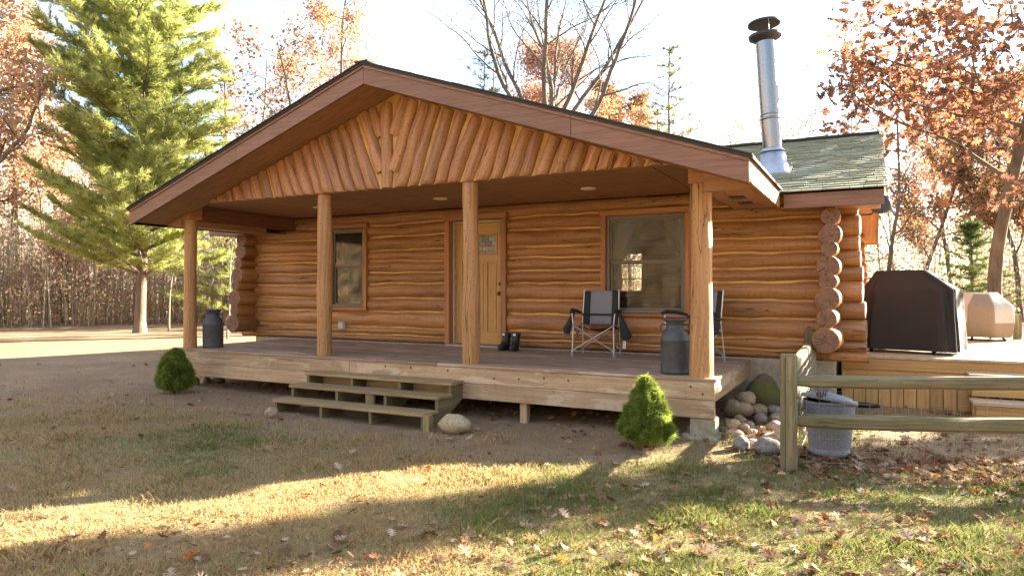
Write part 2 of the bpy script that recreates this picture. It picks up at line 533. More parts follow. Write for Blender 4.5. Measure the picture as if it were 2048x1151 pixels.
M['needledk'] = leafmat('dark_needle', [(0, (.05, .085, .035)), (.6, (.10, .15, .045)), (1, (.17, .20, .06))], trans=.35)
M['jack'] = leafmat('jack_pine_needle', [(0, (.09, .10, .03)), (.6, (.19, .19, .055)), (1, (.30, .26, .08))], trans=.4)
M['shrub'] = leafmat('spruce_shrub_needle', [(0, (.08, .12, .03)), (.6, (.25, .32, .065)), (1, (.46, .52, .12))], trans=.5)
M['shrubcore'] = plain('shrub_twigs', (.05, .045, .02), .9)
M['grass'] = leafmat('lawn_blade', [(0, (.34, .20, .11)), (.3, (.52, .36, .19)), (.55, (.42, .33, .15)), (.75, (.19, .20, .065)), (1, (.13, .175, .045))], trans=.35)
M['litter'] = leafmat('fallen_oak_leaf', [(0, (.14, .07, .04)), (.45, (.29, .17, .095)), (.75, (.39, .26, .165)), (.94, (.50, .38, .27)), (.975, (.40, .13, .03)), (1, (.45, .15, .03))], trans=.2)
M['twigstuff'] = leafmat('woodland_stems', [(0, (.20, .165, .125)), (.6, (.36, .295, .22)), (1, (.56, .48, .37))], trans=.0)  # stem colours lightened to stand in for distance haze
M['woodleaf'] = leafmat('woodland_leaf', [(0, (.32, .21, .14)), (.4, (.48, .33, .21)), (.78, (.58, .41, .26)), (.88, (.36, .33, .13)), (1, (.25, .27, .10))], trans=.45)  # leaf colours carry the same painted-in haze lightening


def rockmat(name, a, b, moss=None, amt=.6):
    k = NT(name)
    o = k.obj()
    ri = k.n('ShaderNodeObjectInfo').outputs['Random']
    n = k.noise(o, 5, 6, .65); n2 = k.noise(o, 45, 4, .6)
    c = k.mix(k.mapr(n, .35, .68), a, b)
    c = k.mix(k.mapr(n2, .45, .65, 0, .55), c, tuple(q * .45 for q in a))
    hv = k.n('ShaderNodeHueSaturation'); k.set(hv.inputs['Color'], c); k.set(hv.inputs['Value'], k.math('MULTIPLY_ADD', ri, .5, .75))
    c = hv.outputs[0]
    if moss:
        n3 = k.noise(o, 3.2, 5, .7)
        c = k.mix(k.mapr(n3, .42, .6, 0, amt), c, moss)
    return k.principled(c, .85, normal=k.bump(k.math('ADD', n, k.math('MULTIPLY', n2, .4)), .5, .02))


M['rock_tan'] = rockmat('tan_stone', (.33, .235, .145), (.42, .33, .23))
M['rock_grey'] = rockmat('grey_stone', (.22, .20, .18), (.34, .31, .28))
M['rock_pink'] = rockmat('pinkish_stone', (.34, .24, .19), (.46, .36, .30))
M['rock_moss'] = rockmat('mossy_stone', (.22, .17, .10), (.30, .24, .15), (.13, .155, .02), .9)
M['granite'] = rockmat('speckled_granite', (.36, .28, .16), (.46, .38, .24))
# ------------------------------------------------------------------ the log cabin
XL, XR = -9.07, .95          # end walls
YF, YB = 2.34, 9.7           # front and back wall planes
DK = .58                     # porch deck top
cabin = thing('log_cabin', 'honey-stained log cabin with a gabled front porch and dark brown trim', 'cabin', (-4.06, 6, 0))
CP = Vector((-4.06, 6, 0))


def part(mb, name, mats, parent=None, label=None):
    """link a mesh whose points are in world metres under the cabin or one of its parts"""
    o = mb.build(name, mats, parent or cabin, label=label)
    if parent is None: o.location = -CP
    return o


FB = [.60, .72, .86, 1.12, 1.34, 1.585, 1.77, 1.97, 2.15, 2.40, 2.60, 2.80]


def log_wall(name, u0, u1, bounds, plane, holes=(), seed=0, bulge=.095, du=.06):
    us = set(np.arange(u0, u1, du).round(3)) | {u0, u1}
    for h in holes: us |= {h[0], h[1]}
    us = np.array(sorted(us)); us = us[np.concatenate(([True], np.diff(us) > .008))]
    ts = np.array([-1, -.9, -.72, -.42, 0, .42, .72, .9, 1.])
    nb = len(bounds)
    W = []
    for i, b in enumerate(bounds):
        w = .05 * (fbm(us * .8, np.full_like(us, i * 3.1), seed, 3) - .5) + .026 * (fbm(us * 4, np.full_like(us, i * 1.7), seed + 5, 2) - .5)
        if i in (0, nb - 1): w = w * .2
        W.append(b + w)
    rows = []
    for i in range(nb - 1):
        lo, hi = W[i], W[i + 1]
        ch = .009 + .008 * vnoise(us * 2.5, np.full_like(us, i * 1.3), seed + 9)
        hh = hi - lo
        for t in ts:
            z = lo + ch + (hh - 2 * ch) * (t + 1) / 2
            o = bulge * np.sqrt(np.clip(hh / .22, .3, 1.2)) * np.sqrt(1 - (.90 * t) ** 2)
            o = o * (1 + .22 * (fbm(us * 1.7, np.full_like(us, i * 2.2 + t * .4), seed + 3, 3) - .5)) + .012 * (fbm(us * 5, np.full_like(us, i + t), seed + 4, 2) - .5)
            rows.append((z, o, t * .5 * hh + .1, i, t))
    n = len(us); V = np.zeros((len(rows) * n, 3)); G = np.zeros_like(V)
    for r, (z, o, v, i, t) in enumerate(rows):
        for j in range(n):
            V[r * n + j] = plane(us[j], o[j], z[j])
        G[r * n:(r + 1) * n, 0] = us; G[r * n:(r + 1) * n, 1] = v; G[r * n:(r + 1) * n, 2] = i * 1.71 + seed
    F = []; MI = []
    Z = np.array([r[0] for r in rows])
    for r in range(len(rows) - 1):
        cau = rows[r][3] != rows[r + 1][3]
        for j in range(n - 1):
            uc = (us[j] + us[j + 1]) / 2; zc = (Z[r, j] + Z[r + 1, j]) / 2
            if any(h[0] < uc < h[1] and h[2] < zc < h[3] for h in holes): continue
            F.append((r * n + j, r * n + j + 1, (r + 1) * n + j + 1, (r + 1) * n + j)); MI.append(1 if cau else 0)
    o = npmesh(name, V, np.array(F), [M['log'], M['caulk']], cabin, gr=G, smooth=True)
    o.data.polygons.foreach_set('material_index', MI)
    o.location = -CP
    return o


# openings: x0, x1, z0, z1
DOOR = (-4.60, -3.66, .60, 2.58)
WINL = (-7.12, -6.36, 1.19, 2.55)
WINR = (-1.96, -.83, 1.17, 2.53)
front = log_wall('front_wall', XL, XR, FB, lambda u, o, z: (u, YF - o, z), [DOOR, WINL, WINR], 1)
SB = [.62] + [b + .11 for b in FB[1:-1]] + [2.8]
right_wall = log_wall('end_wall', YF, YB, SB, lambda u, o, z: (XR + o, u, z), [], 40, du=.15)
left_wall = log_wall('end_wall', YF, YB, SB, lambda u, o, z: (XL - o, u, z), [], 60, du=.2)
BWIN = (-4.30, -3.70, 1.45, 2.40)
back_wall = log_wall('back_wall', XL, XR, FB, lambda u, o, z: (u, YB + o, z), [BWIN], 80, du=.25)

# corner logs that run past the walls
rr = random.Random(4)


def log_end(mb_pts, rad, parent, seed, name='log_end', n=18, tilt=0.):
    rad *= 1.10; mb = MB(); _gid[0] = seed * 1.7
    a, b = Vector(mb_pts[0]), Vector(mb_pts[1])
    d = (b - a).normalized()
    pts = [a, a + (b - a) * .5, b - d * .012, b]
    mb.tube(pts, [rad, rad * 1.01, rad, rad * .93], n, 0, True, True, 1, wob=.10)
    if tilt:
        mb.V = [(v[0] + tilt * (v[1] - b.y), v[1], v[2]) if abs(v[0] - b.x) < .03 else v for v in mb.V]
    return part(mb, name, [M['log'], M['log_end']], parent)


rz = [2.50, 2.36, 2.136, 1.966, 1.76, 1.58, 1.38, 1.146, .894]
rrad = [.06, .102, .118, .088, .122, .096, .128, .106, .138]
for i, (z, r) in enumerate(zip(rz, rrad)):
    y1 = 1.93 - .04 * i + rr.uniform(-.02, .02)
    log_end(((.97, YF + .1, z), (.985 - .006 * i, y1, z)), r, right_wall, i)
lz = [2.42, 2.196, 1.964, 1.76, 1.564, 1.33, 1.108, .866]
lrad = [.115, .128, .088, .128, .088, .142, .095, .15]
for i, (z, r) in enumerate(zip(lz, lrad)):
    log_end(((-9.08, YF + .1, z), (-9.07, 2.0 - .032 * i + rr.uniform(-.02, .02), z)), r, left_wall, 20 + i)
for i in range(len(FB) - 1):
    z = (FB[i] + FB[i + 1]) / 2 + .0; r = (FB[i + 1] - FB[i]) / 2 * (.95 if i > 1 else .97)
    r = max(r, .06)
    log_end(((XR - .05, YF + .0, z), (1.375 - .012 * i + rr.uniform(-.012, .012), YF, z)), r, front, 40 + i, tilt=.09)
    log_end(((XL + .05, YF + .02, z), (-9.42 + rr.uniform(-.02, .02), YF + .02, z)), r, front, 60 + i)
for i, z in enumerate(SB[:-1]):
    r = (SB[i + 1] - z) / 2 * .93
    log_end(((XR - .05, YB, z + r), (1.40 - .015 * i, YB, z + r)), r, back_wall, 80 + i, n=12)

# foundation
mb = MB()
mb.box((XL + .02, YF - .02, -.3), (XR + .05, YF + .12, .60), 0, .006)
mb.box((XR - .06, YF + .12, -.3), (XR + .05, YB, .60), 0, .006)
mb.box((XL + .02, YF + .12, -.3), (XL + .14, YB, .60), 0, .006)
mb.box((XL + .02, YB, -.3), (XR + .05, YB + .08, .60), 0, .006)
part(mb, 'foundation', M['concrete'])
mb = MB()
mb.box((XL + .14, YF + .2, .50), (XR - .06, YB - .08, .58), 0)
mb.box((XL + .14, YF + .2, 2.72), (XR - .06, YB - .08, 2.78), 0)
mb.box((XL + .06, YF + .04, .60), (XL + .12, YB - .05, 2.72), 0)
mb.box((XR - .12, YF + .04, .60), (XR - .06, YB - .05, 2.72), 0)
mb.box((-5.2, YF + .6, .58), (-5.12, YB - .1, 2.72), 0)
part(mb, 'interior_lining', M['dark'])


# windows
def window(rect, curtain=None):
    x0, x1, z0, z1 = rect
    w = MB()
    t = .075
    for (a, b) in (((x0 - t, YF - .13, z0 - .06), (x0, YF + .10, z1 + .005)), ((x1, YF - .13, z0 - .06), (x1 + t, YF + .10, z1 + .005))):
        w.box(a, b, 0, .006)
    w.box((x0 - t - .012, YF - .145, z1 + .006), (x1 + t + .012, YF + .1, z1 + .085), 0, .006)
    w.box((x0 + .002, YF - .135, z0 - .06), (x1 - .002, YF + .1, z0 - .012), 0, .006)
    wo = part(w, 'window', M['trim'])
    f = MB(); e = .045; y0, y1 = YF - .085, YF + .03
    f.box((x0 + .003, y0, z0 - .01), (x0 + e, y1, z1), 0, .004); f.box((x1 - e, y0, z0 - .01), (x1 - .003, y1, z1), 0, .004)
    f.box((x0 + e + .001, y0 + .002, z1 - e), (x1 - e - .001, y1, z1 - .002), 0, .004)
    f.box((x0 + e + .001, y0 - .012, z0 - .008), (x1 - e - .001, y1, z0 + e * .8), 0, .004)
    part(f, 'frame', M['vinyl'], wo)
    zm = z0 + (z1 - z0) * .515
    for (za, zb, yy) in ((zm, z1 - e, YF - .045), (z0 + e * .8, zm, YF - .02)):
        s = MB(); q = .03
        s.box((x0 + e + .001, yy - .012, za), (x0 + e + q, yy + .018, zb), 0, .003); s.box((x1 - e - q, yy - .012, za), (x1 - e - .001, yy + .018, zb), 0, .003)
        s.box((x0 + e + q, yy - .014, zb - q * .9), (x1 - e - q, yy + .018, zb + .001), 0, .003); s.box((x0 + e + q, yy - .014, za), (x1 - e - q, yy + .018, za + q * .9), 0, .003)
        part(s, 'sash', M['vinyl'], wo)
        g = MB()
        g.box((x0 + e + q - .005, yy, za + q * .8), (x1 - e - q + .005, yy + .006, zb - q * .8), 0, .001)
        part(g, 'pane', M['glass'], wo)
    return wo


wl = window(WINL)
wr = window(WINR)


def drape(edge, zs, parent, y=YF + .16):
    """gathered cloth between x=a(z) and x=b(z)"""
    V = []; F = []; n = 26
    for i, z in enumerate(zs):
        a, b = edge(z)
        for j in range(n):
            t = j / (n - 1)
            V.append((a + (b - a) * t, y + .03 * math.sin(t * 22 + z * 2) * min(1, abs(b - a) * 4 + .2), z))
    for i in range(len(zs) - 1):
        for j in range(n - 1):
            F.append((i * n + j, i * n + j + 1, (i + 1) * n + j + 1, (i + 1) * n + j))
    o = npmesh('curtain', np.array(V), np.array(F), M['curtain'], parent, smooth=True)
    return o


zz = np.linspace(1.2, 2.53, 24)
ipl = lambda z, pts: float(np.interp(z, [p[0] for p in pts], [p[1] for p in pts]))
drape(lambda z: (-2.02, ipl(z, [(1.2, -1.86), (1.6, -1.80), (1.82, -1.83), (1.9, -1.80), (2.5, -1.38)])), zz, wr)
drape(lambda z: (ipl(z, [(1.2, -.93), (1.75, -.93), (1.85, -.92), (2.5, -1.30)]), -.78), zz, wr)
drape(lambda z: (ipl(z, [(1.2, -6.52), (2.55, -6.62)]), -6.33), np.linspace(1.2, 2.56, 16), wl)
drape(lambda z: (-7.14, ipl(z, [(1.2, -6.95), (2.55, -6.85)])), np.linspace(1.2, 2.56, 16), wl)

# back window: its muntins show through the right front window
mb = MB()
bx0, bx1, bz0, bz1 = BWIN
mb.box((bx0 - .08, YB - .02, bz0 - .08), (bx0, YB + .06, bz1 + .08), 0); mb.box((bx1, YB - .02, bz0 - .08), (bx1 + .08, YB + .06, bz1 + .08), 0)
mb.box((bx0, YB - .02, bz1), (bx1, YB + .06, bz1 + .08), 0); mb.box((bx0, YB - .02, bz0 - .08), (bx1, YB + .06, bz0), 0)
for i in (1, 2): mb.box((bx0 + (bx1 - bx0) * i / 3 - .011, YB, bz0), (bx0 + (bx1 - bx0) * i / 3 + .011, YB + .03, bz1), 0, .002)
for i in (1, 2): mb.box((bx0, YB + .002, bz0 + (bz1 - bz0) * i / 3 - .011), (bx1, YB + .028, bz0 + (bz1 - bz0) * i / 3 + .011), 0, .002)
bw = part(mb, 'window', M['vinyl'])
for xx in (bx0 - .02, ):
    pass

# door
x0, x1, z0, z1 = DOOR
mb = MB()
mb.box((x0 - .09, YF - .135, z0 + .02), (x0, YF + .12, z1 + .004), 0, .006)
mb.box((x1, YF - .135, z0 + .02), (x1 + .09, YF + .12, z1 + .004), 0, .006)
mb.box((x0 - .10, YF - .15, z1 + .005), (x1 + .10, YF + .12, z1 + .105), 0, .006)
dtrim = part(mb, 'door_casing', M['trim'])
mb = MB()
mb.box((x0 + .002, YF - .02, z0 + .02), (x0 + .03, YF + .10, z1 - .001), 0, .003)
mb.box((x1 - .03, YF - .02, z0 + .02), (x1 - .002, YF + .10, z1 - .001), 0, .003)
mb.box((x0 + .031, YF - .018, z1 - .03), (x1 - .031, YF + .10, z1 - .002), 0, .003)
part(mb, 'weatherstrip', M['weather'], dtrim)
mb = MB(); mb.box((x0 - .05, YF - .16, z0 - .015), (x1 + .05, YF + .1, z0 + .018), 0, .004)
part(mb, 'threshold', M['concrete'], dtrim)
dx0, dx1, dz0, dz1 = x0 + .034, x1 - .034, z0 + .026, z1 - .034
dm = MB(); yd = YF + .03
lite = (dx0 + .16, dx1 - .13, dz1 - .50, dz1 - .19)
# stiles, rails, panels
pw = (dx1 - dx0 - .32) / 3
xs = [dx0 + .115 + i * (pw + .05) for i in range(3)]
pz0, pz1 = dz0 + .20, dz1 - .62
dm.box((dx0, yd, dz0), (dx0 + .115, yd + .045, dz1), 0, .002, axis=2)
dm.box((xs[2] + pw, yd, dz0), (dx1, yd + .045, dz1), 0, .002, axis=2)
for i in range(2): dm.box((xs[i] + pw, yd, pz0), (xs[i + 1], yd + .045, pz1), 0, .002, axis=2)
dm.box((dx0 + .115, yd, dz0), (xs[2] + pw, yd + .045, pz0), 0, .002)
dm.box((dx0 + .115, yd, pz1), (xs[2] + pw, yd + .045, lite[2]), 0, .002)
dm.box((dx0 + .115, yd, lite[3]), (xs[2] + pw, yd + .045, dz1), 0, .002)
dm.box((dx0 + .115, yd, lite[2]), (lite[0], yd + .045, lite[3]), 0, .002)
dm.box((lite[1], yd, lite[2]), (xs[2] + pw, yd + .045, lite[3]), 0, .002)
for i in range(3):
    dm.box((xs[i] + .001, yd + .016, pz0 + .001), (xs[i] + pw - .001, yd + .04, pz1 - .001), 0, .002, axis=2)
    dm.box((xs[i] + .03, yd + .006, pz0 + .03), (xs[i] + pw - .03, yd + .017, pz1 - .03), 0, .006, axis=2)
door = part(dm, 'door', M['door'])
g = MB(); g.box((lite[0] + .002, yd + .012, lite[2] + .002), (lite[1] - .002, yd + .03, lite[3] - .002), 0, .002)
part(g, 'pane', M['leaded'], door, 'leaded glass light in the door')
g = MB()
for (a, b, c, d) in ((lite[0] - .02, lite[1] + .02, lite[2] - .02, lite[2]), (lite[0] - .02, lite[1] + .02, lite[3], lite[3] + .02),
                     (lite[0] - .02, lite[0], lite[2], lite[3]), (lite[1], lite[1] + .02, lite[2], lite[3])):
    g.box((a, yd - .008, c), (b, yd + .008, d), 0, .003)
part(g, 'pane_frame', M['door'], door)
hx = dx1 - .055; hz = dz0 + .80
g = MB()
g.tube([(hx, yd + .01, hz), (hx, yd - .008, hz)], [.034, .03], 16); g.tube([(hx, yd - .005, hz), (hx, yd - .04, hz)], .012, 10)
g.tube([(hx, yd - .032, hz), (hx, yd - .04, hz), (hx, yd - .06, hz), (hx, yd - .07, hz)], [.018, .03, .03, .016], 16)
part(g, 'handle', M['brass'], door)
g = MB(); g.tube([(hx, yd + .01, hz + .15), (hx, yd - .015, hz + .15), (hx, yd - .022, hz + .15)], [.03, .028, .02], 16)
g.box((hx - .005, yd - .035, hz + .135), (hx + .005, yd - .018, hz + .165), 0, .002)
part(g, 'deadbolt', M['brass'], door)
for z in (dz0 + .18, dz0 + 1.0, dz0 + 1.75):
    g = MB(); g.tube([(dx0 - .002, yd - .008, z), (dx0 - .002, yd - .008, z + .10)], .009, 10)
    part(g, 'hinge', M['steel'], door)

# outlet cover
mb = MB(); mb.box((-6.98 + .06, YF - .115, .78), (-6.84 + .06, YF - .05, .93), 0, .012); mb.box((-6.965 + .06, YF - .135, .80), (-6.855 + .06, YF - .11, .915), 0, .02)
part(mb, 'outlet', M['outlet'])

# ------------------------------------------------------------------ porch
posts = [(-8.05, .13, .094), (-5.30, .13, .102), (-2.945, .13, .103), (-.165, .13, .112)]
for i, (x, y, r) in enumerate(posts):
    mb = MB(); n = 28; pts = []; rad = []
    top = 2.795 if i in (1, 2) else 2.572
    for k in range(n):
        z = DK + .001 + (top - DK) * k / (n - 1)
        sx = .035 * (float(fbm(np.array(z * .8), np.array(i * 7.1), 3, 2)) - .5); sy = .03 * (float(fbm(np.array(z * .8), np.array(i * 5.1 + 3), 4, 2)) - .5)
        kn = 1 + .05 * math.sin(z * 3.1 + i * 2) + .09 * (float(fbm(np.array(z * 2.6), np.array(i * 3.3), 8, 3)) - .5)
        pts.append((x + sx, y + sy, z)); rad.append(r * kn * (1.05 - .10 * k / n))
    mb.tube(pts, rad, 22, 0, True, True, 0, wob=.075)
    part(mb, 'porch_post', M['post'])
for x in (-8.05, -.165):
    mb = MB(); mb.box((x - .065, .02, 2.575), (x + .065, YF - .05, 2.792), 0, .006); mb.box((x - .105, .01, 2.573), (x + .10, .26, 2.793), 1, .006)
    part(mb, 'porch_beam', [M['beam'], M['trim']])

# ceiling in sheets with dark seams, and the lights let into it
RX, RZ = -4.02, 4.19; EXL, EXR, EZ = -8.47, .43, 2.68
SL = (RZ - EZ) / (EXR - RX)
mb = MB(); x = -8.0; k = 0
while x < -.22:
    x2 = min(x + 1.22, -.22)
    for (ya, yb) in ((.10, 1.22), (1.228, 2.33)):
        mb.box((x + .007, ya, 2.80), (x2 - .007, yb, 2.812), 0, .002, axis=0)
    x = x2
mb.box((-8.1, .08, 2.822), (-.1, 2.34, 2.84), 1)
ceil = part(mb, 'porch_ceiling', [M['ply'], M['shingledk']])
for (lx, ly) in ((-6.4, 1.2), (-4.1, 1.2), (-1.85, 1.25)):
    mb = MB(); mb.lathe([(.10, 0), (.10, -.012), (.085, -.016), (.07, -.006), (.066, .0)], 24, c=(lx, ly, 2.7995)); mb.lathe([(.0001, -.002), (.068, -.003)], 24, c=(lx, ly, 2.7995))
    part(mb, 'recessed_light', M['lamp'], ceil)

# gable of slanted half logs on a caulk backing
mb = MB()
cx = -4.15
roofz = lambda x: RZ - .19 - SL * abs(x - RX)
ge = (roofz(RX) - 2.80) / SL
gpoly = [(RX - ge + .005, 2.80), (RX + ge - .005, 2.80), (RX, roofz(RX))]
mb.prism([(a, b) for a, b in gpoly], lambda a, b, d: (a, d, b), .046, .10, 1)


def half_log(mb, x0, z0, ang, L, w, seed, zb=None, n=11):
    """half round log on the gable, from (x0,z0) leaning by ang"""
    flat = abs(z0 - 2.80) < 1e-6
    d = (math.sin(ang), math.cos(ang))
    if flat and ang: x0 -= d[0] * .07; z0 -= d[1] * .07; L += .07
    nn = max(4, int(L / .07)); ths = np.linspace(-math.pi / 2, math.pi / 2, n)
    vs = []; gr = []
    for i in range(nn + 1):
        s = L * i / nn
        ww = w * (1 + .5 * (float(fbm(np.array(s * 2.6 + seed * 9), np.array(seed * 1.3), 21, 3)) - .5))
        off = .055 * (float(fbm(np.array(s * 1.8 + seed * 5), np.array(seed * 2.3), 23, 2)) - .5)
        dep = ww * 1.0 * (1 + .2 * (float(fbm(np.array(s * 3), np.array(seed * 3.3), 25, 2)) - .5))
        endf = 1.0 if 0 < i < nn else .93
        for t in ths:
            q = off + ww * math.sin(t) * endf
            vs.append((x0 + d[0] * s + d[1] * q, .072 - dep * math.cos(t) * endf, z0 + d[1] * s - d[0] * q)); gr.append((s, t * w, seed * 1.7))
    if flat: vs = [(v[0] + (max(0, 2.798 - v[2]) * math.tan(ang) if v[2] < 2.798 else 0), v[1], max(v[2], 2.798)) for v in vs]
    fs = [[i * n + j, i * n + j + 1, (i + 1) * n + j + 1, (i + 1) * n + j] for i in range(nn) for j in range(n - 1)]
    mb.add(vs, fs, 0, gr, True)
    for i in (0, nn):
        ring = vs[i * n:(i + 1) * n]
        mb.add(ring, [list(range(n))], 0, gr[i * n:(i + 1) * n])


half_log(mb, cx, 2.80, 0, roofz(cx) - 2.80 - .06, .105, 3.3)
rg = random.Random(12)
for side in (-1, 1):
    xb = cx + side * (-.55); k = 0
    while True:
        a = side * R(21 + rg.uniform(-2.5, 2.5)); xb += side * rg.uniform(.178, .212); k += 1
        s0 = 0.0
        # logs that would cross the king log start at its side
        if (xb - cx) * side < .13:
            s0 = (.10 - (xb - cx) * side) / abs(math.sin(a))
        xs_, zs_ = xb + math.sin(a) * s0, 2.80 + math.cos(a) * s0
        # length until the roof's underside
        L = None; s = 0
        while s < 3:
            if zs_ + math.cos(a) * s > roofz(xs_ + math.sin(a) * s) - .02: L = s; break
            s += .01
        if abs(xs_ - cx) > 4.05 or L is None: break
        if L > .025: half_log(mb, xs_, zs_, a, L, rg.uniform(.086, .098), 5 + k * 1.31 + (50 if side > 0 else 0))
        if (side > 0 and xb > -.45) or (side < 0 and xb < -7.85): break
part(mb, 'gable_wall', [M['gable_log'], M['caulk']])

# porch roof
y0 = -.6
mb = MB()
for sgn, ex in ((1, EXR), (-1, EXL)):
    ez = RZ - SL * abs(ex - RX)
    # deck slab with a shingle skin whose butt shows at the front edge
    yb_e, yb_r = 1.70, 6.2
    for (za, zb, yy, mi, ext) in ((-.03, -.001, y0 + .03, 1, 0), (.0, .028, y0 - .03, 0, .035)):
        A = (ex + sgn * ext, yy, ez - SL * ext + za); B = (RX, yy, RZ + za); C = (RX, yb_r, RZ + za); D = (ex + sgn * ext, yb_e, ez - SL * ext + za)
        up = Vector((0, 0, zb - za))
        P = [Vector(p) for p in (A, B, C, D)]
        vs = P + [p + up for p in P]
        fs = [[0, 1, 2, 3], [4, 5, 6, 7], [0, 1, 5, 4], [2, 3, 7, 6], [3, 0, 4, 7]]
        mb.add(vs, fs, mi, [(v[1], v[0], 1 + mi) for v in vs])
rng = random.Random(3)
for sgn, ex in ((1, EXR), (-1, EXL)):     # ragged shingle butts along the rake
    L = abs(ex - RX)
    t = 0.0
    while t < L:
        t2 = min(t + .26, L + .03); xa = RX + sgn * t; xb = RX + sgn * t2; o_ = .034 + rng.uniform(-.002, .003)
        mb.beam((xa, y0 + .06, RZ - SL * t + o_), (xb, y0 + .06, RZ - SL * t2 + o_), .21 + rng.uniform(0, .02), .014, 0, .002)
        t = t2 - .002
mb.box((RX - .10, y0 - .05, RZ + .022), (RX + .10, 6.1, RZ + .044), 0, .01)
proof = part(mb, 'porch_roof', [M['shingledk'], M['ply']])
slope = lambda x, dz=0: RZ - SL * abs(x - RX) + dz
# rake fascia, in two lengths a side
for (xa, xb) in ((EXL, -6.2), (-6.2, RX), (RX, -2.0 + .68), (-1.32, EXR)):
    mb = MB(); e = .003
    poly = [(xa + e, slope(xa + e, -.035)), (xb - e, slope(xb - e, -.035)), (xb - e, slope(xb - e, -.225)), (xa + e, slope(xa + e, -.225))]
    mb.prism(poly, lambda a, b, d: (a, d, b), y0, y0 + .035)
    if xa >= RX:
        poly = [(xa + e, slope(xa + e, -.002)), (xb - e, slope(xb - e, -.002)), (xb - e, slope(xb - e, -.034)), (xa + e, slope(xa + e, -.034))]
    else:
        poly = [(xa + e, slope(xa + e, -.002)), (xb - e, slope(xb - e, -.002)), (xb - e, slope(xb - e, -.034)), (xa + e, slope(xa + e, -.034))]
    mb.prism(poly, lambda a, b, d: (a, d, b), y0 - .015, y0 + .04)
    part(mb, 'rake_board', M['fascia'], proof)
for ex, s in ((EXR, 1), (EXL, -1)):
    ez = slope(ex)
    mb = MB(); mb.box((ex - s * .035, y0 + .036, ez - .21), (ex, 1.72, ez - .033), 0, .004)
    part(mb, 'eave_board', M['fascia'] if s < 0 else M['trim'], proof)
    # flat soffit and its vents
    mb = MB(); xi = -.105 if s > 0 else -8.11
    mb.box((min(xi, ex - s * .036), y0 + .6, ez - .20), (max(xi, ex - s * .036), 1.70, ez - .185), 0, .002)
    # return under the rake at the gable line
    pz = ez - .19
    poly = [(xi, pz), (ex - s * .04, pz), (ex - s * .04, slope(ex - s * .04, -.2)), (xi, slope(xi, -.035))]
    mb.prism(poly, lambda a, b, d: (a, d, b), .0, .03)
    mb.box((xi - .004, .032, pz - .01), (xi + .010, 1.70, 2.80), 0, .002)
    sp = part(mb, 'soffit', M['ply'], proof)
    for vy in (.45, 1.0):
        mb = MB(); mb.box((xi + s * .16, vy, ez - .207), (xi + s * .32, vy + .22, ez - .201), 0, .002)
        part(mb, 'vent', M['soot'], proof)
    mb = MB()
    A = [(ex - s * .03, slope(ex - s * .03, -.19)), (RX, slope(RX, -.19)), (RX, slope(RX, -.172)), (ex - s * .03, slope(ex - s * .03, -.172))]
    mb.prism(A, lambda a, b, d: (a, d, b), y0 + .036, .06)
    part(mb, 'soffit', M['ply'], proof)

# ------------------------------------------------------------------ main roof
MX0, MX1 = -9.64, 1.53; EY, EZM = 1.75, 2.66; RY, RZM = 6.0, 4.10; EY2 = 10.25
MS = (RZM - EZM) / (RY - EY)
mb = MB()
yc = YF + .15; zc_ = EZM + MS * (yc - EY)
for (xa_, xb_, ya, za, yb, zb) in ((MX0, -8.18, EY, EZM, yc, zc_), (-.08, MX1, EY, EZM, yc, zc_), (MX0, MX1, yc, zc_, RY, RZM), (MX0, MX1, EY2, EZM, RY, RZM)):
    vs = [(xa_, ya, za - .03), (xb_, ya, za - .03), (xb_, yb, zb - .03), (xa_, yb, zb - .03), (xa_, ya, za), (xb_, ya, za), (xb_, yb, zb), (xa_, yb, zb)]
    mb.add(vs, [[0, 1, 2, 3], [4, 5, 6, 7], [0, 1, 5, 4], [1, 2, 6, 5], [0, 3, 7, 4]], 1)
rs = random.Random(9)
sl = math.hypot(RY - EY, RZM - EZM); dirv = Vector((0, (RY - EY) / sl, (RZM - EZM) / sl)); nrm = Vector((0, -dirv.z, dirv.y))
s = -.04; row = 0
while s < sl:
    xx = (-3.2 if EY + s * dirv.y > YF + .15 else -.08) - rs.uniform(0, .3)
    while xx < MX1 + .03:
        w = rs.uniform(.13, .30); x2 = min(xx + w, MX1 + .03 + rs.uniform(-.006, .006))
        th = rs.choice((.008, .008, .018)); e = rs.uniform(-.004, .004)
        gid = rs.uniform(0, 99)
        b0 = Vector((0, EY, EZM)) + dirv * (s + e) + nrm * (.012 + th); b1 = Vector((0, EY, EZM)) + dirv * min(s + .19, sl) + nrm * .003
        bl = b0 - nrm * (.008 + th)
        vs = [(xx + .003, b0.y, b0.z), (x2 - .003, b0.y, b0.z), (x2 - .003, b1.y, b1.z), (xx + .003, b1.y, b1.z), (xx + .003, bl.y, bl.z), (x2 - .003, bl.y, bl.z)]
        mb.add(vs, [[0, 1, 2, 3], [4, 5, 1, 0], [5, 2, 1], [4, 0, 3]], 0, [(v[0], v[1], gid) for v in vs])
        xx = x2
    s += .138; row += 1
for i in range(12):
    xa = MX1 - .28 * i
    mb.box((xa - .30, RY - .14, RZM - .02 + .004 * (i % 2)), (xa, RY + .14, RZM + .03 + .006 * (i % 2)), 1, .02)
mroof = part(mb, 'main_roof', [M['shingle'], M['shingledk']])
mb = MB(); mb.box((.47, EY, EZM - .20), (MX1 + .01, EY + .035, EZM - .005), 0, .004); part(mb, 'eave_board', M['fascia'], mroof)
mb = MB(); mb.box((MX0, EY, EZM - .17), (EXL, EY + .035, EZM - .005), 0, .004); part(mb, 'eave_board', M['fascia'], mroof)
mb = MB(); mb.box((MX0, EY2 - .035, EZM - .17), (MX1 + .01, EY2, EZM - .005), 0, .004); part(mb, 'eave_board', M['fascia'], mroof)
